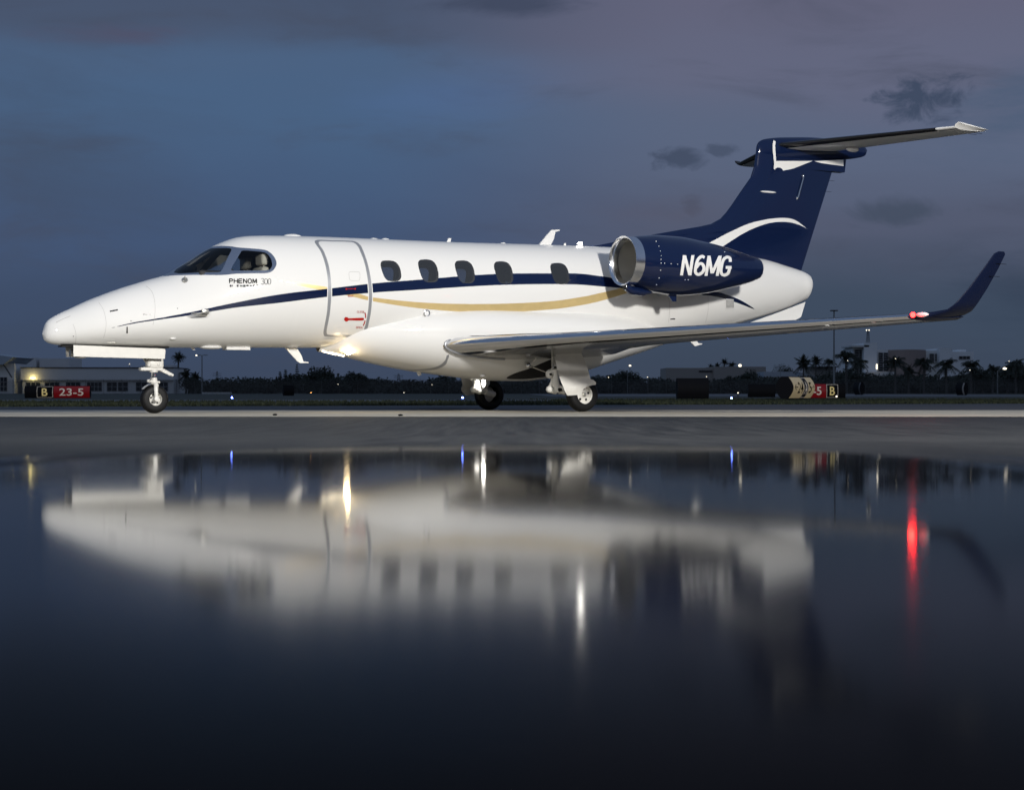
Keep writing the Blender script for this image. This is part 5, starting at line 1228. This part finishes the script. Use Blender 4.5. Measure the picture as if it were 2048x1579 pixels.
broadleaf('broadleaf_tree', 1500, 741, 36, 360, 'wide dark tree in front of the hangar right end', 9); broadleaf('broadleaf_tree', 1568, 727, 26, 410, 'dark tree behind the shed with the white roof', 10); broadleaf('broadleaf_tree', 1325, 753, 26, 380, 'low tree at the left corner of the hangar', 11)
broadleaf('broadleaf_tree', 1700, 734, 34, 355, 'dense dark tree behind the tallest palm beside the white tower', 31); broadleaf('broadleaf_tree', 1965, 736, 30, 345, 'dark round tree between the office building and the lit street lamp', 32); broadleaf('broadleaf_tree', 2040, 731, 34, 350, 'dark round tree under the palm at the far right edge', 33); broadleaf('broadleaf_tree', 1650, 744, 26, 370, 'dark tree left of the tall light pole', 34)
palm(1456, 752, 14, 350, 'short palm in front of the middle of the hangar', 12, 'fan')
conifer(560, 741, 7, 340, 'leftmost of the three small pointed conifers', 21); conifer(571, 737, 8, 342, 'middle and tallest of the three small pointed conifers', 22); conifer(581, 744, 7, 344, 'rightmost of the three small pointed conifers', 23); conifer(594, 725, 7, 338, 'tall narrow tiered conifer standing alone under the belly antenna', 24, 11)
for i, (x, y, r_, d, lab, k) in enumerate((
    (1422, 727, 9, 540, 'leftmost of four small palms above the hangar roof', 'fan'), (1435, 724, 8, 545, 'second of four small palms above the hangar roof', 'fan'), (1449, 716, 10, 540, 'tallest of four small palms above the hangar roof', 'fan'), (1464, 721, 10, 538, 'rightmost of four small palms above the hangar roof', 'fan'),
    (1607, 708, 23, 380, 'full-headed palm left of the tall light pole above the runway signs', 'fan'), (1632, 710, 16, 400, 'slim palm just right of the full-headed palm', 'fan'), (1658, 712, 15, 390, 'small-headed palm just left of the tall light pole', 'royal'),
    (1692, 691, 27, 330, 'tallest thick-crowned palm right of the tall light pole', 'royal'), (1716, 706, 24, 350, 'drooping palm in front of the white tower', 'royal'), (1791, 703, 30, 310, 'feathery palm before the left edge of the brown curved wall', 'royal'),
    (1848, 706, 26, 320, 'feathery palm before the right edge of the brown curved wall', 'royal'), (1893, 707, 29, 305, 'pale-trunked palm in front of the second white tower', 'royal'), (1942, 711, 24, 330, 'palm at the right end of the white office building', 'royal'),
    (1817, 727, 21, 330, 'low spiky palm in the middle of the brown wall', 'fan'), (1985, 722, 20, 330, 'dark palm left of the lit street lamp', 'royal'), (2032, 709, 26, 320, 'palm at the far right edge of the view', 'royal'), (2014, 724, 17, 350, 'palm behind the lit street lamp', 'royal'))):
    palm(x, y, r_, d, lab, 40 + i, k, group='palms along the airport road')
# continuous far wood and hedge
rg = random.Random(11); m = MB()
prof_w = [(-200, 772), (340, 772), (400, 762), (440, 758), (500, 756), (545, 758), (600, 747), (660, 746), (700, 755), (760, 759), (800, 762), (850, 758), (890, 753), (930, 764), (1010, 762), (1100, 758), (1180, 756), (1215, 752), (1290, 756), (1330, 762), (1380, 764), (1430, 760), (1480, 752), (1540, 756), (1590, 755), (1640, 748), (1680, 740), (1720, 744), (1760, 752), (1800, 748), (1850, 750), (1900, 752), (1950, 738), (1990, 736), (2060, 730), (2250, 745)]
fw = pchip([a[0] for a in prof_w], [a[1] for a in prof_w])
for i in range(1500):
    px_ = rg.uniform(-150, 2200); d = rg.uniform(345, 375) if px_ > 380 else rg.uniform(360, 380); yt = float(fw(px_)) - 3 + abs(rg.gauss(0, 3.5)); x = (px_ - CX) / FPX * d; h = HCAM + (HZ - yt) / FPX * d
    r_ = rg.uniform(.9, 2.0); z = h - r_ * .5 - (rg.random() ** 1.5) * max(0, h - r_); leafcloud(m, (x, d, z), (r_ * 1.3, r_, r_ * .7), 26, .34, rg)
for i in range(240):
    px_ = -150 + 2350 * i / 240; d = 368; x = (px_ - CX) / FPX * d; h = HCAM + (HZ - float(fw(px_)) - 5) / FPX * d
    m.box((x, d + 8, h * .44), (2.2, 2, h * .88 + rg.uniform(-.4, .4)))
m.build('woods', 'leaf', smooth=False, fix=False, kind='stuff', label='continuous dark band of far trees and scrub behind the fence', cat='woods')
# ------------------------------------------------------------------ light poles and field lights
def pole(name, px_, ytop, d, label, w=.11, arms=(), lamp=None, mt='pole_grey', base=None, cat='light pole'):
    t_ = wp(px_, ytop, d); e = empty(name, (t_.x, d, 0), label=label, cat=cat); m = MB(); m.tube([(0, 0, -.2), (0, 0, t_.z)], [w, w * .7], 8); m.build('pole', mt, e)
    m = MB()
    for (dx, dz, s_) in arms: m.tube([(0, 0, t_.z - .05), (dx * .5, 0, t_.z + dz * .9), (dx, 0, t_.z + dz)], .05, 6); m.bevbox((dx + (s_ / 2 if dx > 0 else -s_ / 2), 0, t_.z + dz), (s_, .3, .14), .03)
    if arms: m.build('lamp_head', mt, e)
    if lamp:
        m = MB(); m.ball((lamp[0], -.1, t_.z + lamp[1]), lamp[2], 10, (1.4, 1, .8)); m.build('lamp', lamp[3], e)
    return e
pole('light_pole', 404, 711, 298, 'slim grey light pole with twin heads left of the conifers', .13, ((-.3, .1, .9), (.3, .1, .7)), (-1.0, .05, .14, 'lamp_small'), 'pole_pale')
e = pole('light_pole', 1668, 626, 250, 'very tall light pole rising behind the port wing', .16, (), None, 'pole_pale'); m = MB(); z_ = HCAM + (HZ - 623) / FPX * 250; m.bevbox((0, 0, z_ + .15), (1.1, .8, .16), .03); m.tube([(0, 0, z_ - .5), (0, 0, z_ + .1)], .09, 6); m.build('lamp_head', 'bark', e)
pole('street_lamp', 1995, 742, 300, 'lit street lamp on a pale pole at the far right', .12, ((1.0, .5, .4),), (1.3, .48, .26, 'lamp_small'), 'pole_pale')
pole('street_lamp', 1561, 738, 330, 'curved pale street lamp above the yellow sign panels', .07, ((.8, .7, .2),), None, 'pole_pale'); pole('street_lamp', 1255, 745, 320, 'curved street lamp in front of the domed tree', .06, ((-1.4, .5, .3),), None, 'pole_pale')
pole('light_pole', 1260, 731, 360, 'thin lamp standing up from behind the domed tree', .08, (), (0, 0, .2, 'lamp_small'))
for x, y, d, lab in ((434, 742, 600, 'taller lattice pylon on the horizon between palm and conifers'), (491, 752, 640, 'shorter lattice pylon on the horizon left of the conifers'), (797, 747, 560, 'thin pylon on the horizon under the belly fairing')):
    t_ = wp(x, y, d); m = MB(); w = .9
    for s_ in (-1, 1): m.tube([(t_.x + s_ * w, d, -.2), (t_.x + s_ * .15, d, t_.z)], .09, 5)
    for k in range(9): z = t_.z * k / 9; ww = w * (1 - k / 9) + .15; m.tube([(t_.x - ww, d, z), (t_.x + ww * .9, d, z + t_.z / 9)], .05, 4)
    for k in (.80, .9): m.tube([(t_.x - 1.6, d, t_.z * k), (t_.x + 1.6, d, t_.z * k)], .07, 4)
    m.build('pylon', 'pole_grey', label=lab, cat='pylon')
SML = [(259, 728, 345, 'lamp_small', 'small lit lamp above the roof of the long grey building'), (676, 768, 330, 'lamp_small', 'white field lamp between the two round trees'), (864, 769, 330, 'lamp_small', 'white field lamp under the rear of the belly fairing'), (1217, 754, 345, 'lamp_small', 'small white lamp left of the domed tree'), (1295, 754, 330, 'lamp_small', 'small white lamp right of the domed tree'), (1413, 753, 330, 'lamp_small', 'small white lamp above the big black sign back'), (1695, 721, 325, 'lamp_small', 'small white lamp beside the tallest palm'), (1791, 717, 300, 'lamp_small', 'small white lamp in the crown of the feathery palm'), (1940, 740, 300, 'lamp_small', 'small white lamp right of the pale-trunked palm'), (622, 785, 210, 'lamp_orange', 'orange field lamp in the grass below the belly blade antenna'), (808, 785, 230, 'lamp_small', 'white low field lamp in the grass under the belly fairing'), (2018, 722, 330, 'lamp_small', 'small white lamp above the lit street lamp')]
for x, y, d, mt, lab in SML:
    t_ = wp(x, y, d); e = empty('field_lamp', (t_.x, d, 0), label=lab, cat='lamp'); m = MB(); m.tube([(0, 0, -.1), (0, 0, max(.1, t_.z))], .04, 5); m.build('pole', 'pole_grey', e); m = MB(); m.ball((0, 0, t_.z), .075 if y < 780 else .055, 8); m.build('lamp', mt, e)
def taxilight(px_, py_, d, lab, mt='lamp_blue', r_=.035):
    t_ = wp(px_, py_, d); e = empty('taxiway_light', (t_.x, d, 0), label=lab, cat='taxiway light', group='taxiway edge lights'); m = MB(); m.tube([(0, 0, -.05), (0, 0, t_.z - r_)], .03, 8); m.lathe((0, 0, t_.z - r_ * 1.6), (0, 0, 1), [(0, .03), (0, .06), (.03, .055), (.03, .0)], 12); m.build('stake', 'sign_black', e); m = MB(); m.ball((0, 0, t_.z), r_, 10, (1, 1, 1.2)); m.build('globe', mt, e)
taxilight(464, 795, 74, 'blue taxiway light right of the nose wheel'); taxilight(925, 795, 74, 'blue taxiway light in front of the starboard main wheel'); taxilight(1463, 796, 71, 'blue taxiway light right of the big black sign back'); taxilight(1476, 785.5, 120, 'small pale blue light behind the blue taxiway light', 'lamp_small', .04); taxilight(1673, 792.5, 80, 'small white light in front of the B sign panel', 'lamp_small', .04)
# ------------------------------------------------------------------ curved airfield signs
def sign(px0, px1, ytop, ybot, d, panels, label, rot=0.0, depth=.34, length=None, flat=1.0):
    a, b = wp(px0, ytop, d), wp(px1, ybot, d); h = a.z - b.z; L = length or (b.x - a.x); cx = (a.x + b.x) / 2
    e = empty('airfield_sign', (cx, d, max(0, b.z)), R(rot), label=label, cat='sign'); n = 14
    def arc(q): t = q / n; return (-depth / 2 * (math.sin(math.pi * (.12 + .76 * t))), h * t)
    m = MB(); ring = [arc(i) for i in range(n + 1)] + [(-p[0], p[1]) for p in reversed([arc(i) for i in range(n + 1)])]
    m.prism([Vector((-L / 2, y + .02, z)) for y, z in ring], (L, 0, 0)); m.build('housing', 'sign_black', e, angle=25)
    m = MB()
    for s_ in (-.4, .4): m.tube([(s_ * L, 0, -.15), (s_ * L, 0, .02)], .03, 6)
    m.build('leg', 'pole_grey', e)
    for (f0, f1, mt, txt, tm, border) in panels:
        x0, x1 = -L / 2 + L * f0, -L / 2 + L * f1
        def strip(xa, xb, z0, z1, off, k=14):
            vs = []; fs = []
            for i in range(k + 1):
                t = z0 + (z1 - z0) * i / k; y, z = arc(t * n); vs += [(xa, y - off + .02, z), (xb, y - off + .02, z)]
            return vs, [(2 * i, 2 * i + 1, 2 * i + 3, 2 * i + 2) for i in range(k)]
        m = MB(); m.add(*strip(x0, x1, .03, .97, .006)); pn = m.build('panel', mt, e, fix=False)
        if border:
            m = MB(); bw = .012
            m.add(*strip(x0 + .02, x0 + .02 + bw * 1.6, .05, .95, .011)); m.add(*strip(x1 - .02 - bw * 1.6, x1 - .02, .05, .95, .011)); m.add(*strip(x0 + .02, x1 - .02, .05, .05 + bw * 1.8, .011, 1)); m.add(*strip(x0 + .02, x1 - .02, .95 - bw * 1.8, .95, .011, 1)); m.build('border', 'sign_white', pn, fix=False)
        for (s_, fx0, fx1, fz0, fz1) in txt:
            me = text_mesh(s_, 0, .01); xs = [v.co.x for v in me.vertices]; ys = [v.co.y for v in me.vertices]; ax0, ax1, ay0, ay1 = min(xs), max(xs), min(ys), max(ys)
            bm = bmesh.new(); bm.from_mesh(me); bpy.data.meshes.remove(me)
            for v in bm.verts: v.co = (x0 + (x1 - x0) * (fx0 + (fx1 - fx0) * (v.co.x - ax0) / (ax1 - ax0)), 0, fz0 + (fz1 - fz0) * (v.co.y - ay0) / (ay1 - ay0))
            for k in range(1, 16): bmesh.ops.bisect_plane(bm, geom=bm.verts[:] + bm.edges[:] + bm.faces[:], plane_co=(0, 0, k / 16), plane_no=(0, 0, 1))
            for v in bm.verts: y, z = arc(v.co.z * n); v.co = (v.co.x, y - .012 + .02, z)
            m2 = bpy.data.meshes.new('lettering'); bm.to_mesh(m2); bm.free(); m2.materials.append(MT[tm]); o = bpy.data.objects.new('lettering', m2); link(o, pn)
    return e
sign(50, 181, 773.5, 798, 88, [(.185, .44, 'sign_black', [('B', .32, .66, .18, .8)], 'sign_amber', True), (.445, .995, 'sign_red', [('23-5', .16, .83, .2, .8)], 'sign_white', False)], 'black and red runway sign reading B 23-5 in front of the grey building', depth=.30)
sign(1592, 1691, 767, 796, 84, [(.05, .60, 'sign_red', [('23-5', .08, .82, .22, .8)], 'sign_white', False), (.60, .85, 'sign_black', [('B', .3, .7, .2, .8)], 'sign_amber', True)], 'red and black runway sign reading 23-5 B partly behind the yellow-panelled sign', rot=4, depth=.30)
sign(1562, 1622, 753, 797, 62, [(.02, .50, 'sign_yellow', [('←', .12, .42, .38, .66), ('24', .46, .92, .25, .75)], 'ink', False), (.50, .70, 'sign_black', [('A', .25, .8, .2, .8)], 'sign_white', True), (.70, .99, 'sign_yellow', [('5', .1, .5, .25, .75), ('→', .52, .95, .38, .64)], 'ink', False)], 'barrel-shaped sign with yellow and black panels seen at an angle', rot=57, depth=.70, length=2.1)
for (x0, x1, y0, y1, d, lab, rot, dep) in ((1353, 1417, 756, 797, 70, 'big plain black back of a sign between wheel and yellow sign', 6, .45), (1496, 1550, 768, 794, 92, 'low plain black sign back left of the yellow-panelled sign', 0, .35), (1709, 1726, 764, 789, 150, 'small dark sign seen end-on right of the B panel', -75, .5), (1914, 1933, 765, 790, 150, 'small dark sign with a pale edge at the right end of the field', -72, .5), (566, 588, 771, 792, 150, 'small black sign back standing in the grass under the fuselage', 25, .4)):
    sign(x0, x1, y0, y1, d, [] if x0 not in (1709, 1914) else [(.82, 1.0, 'bld_tan' if x0 == 1914 else 'pole_grey', [], 'ink', False)], lab, rot=rot, depth=dep, length=1.3 if rot < -60 else None)
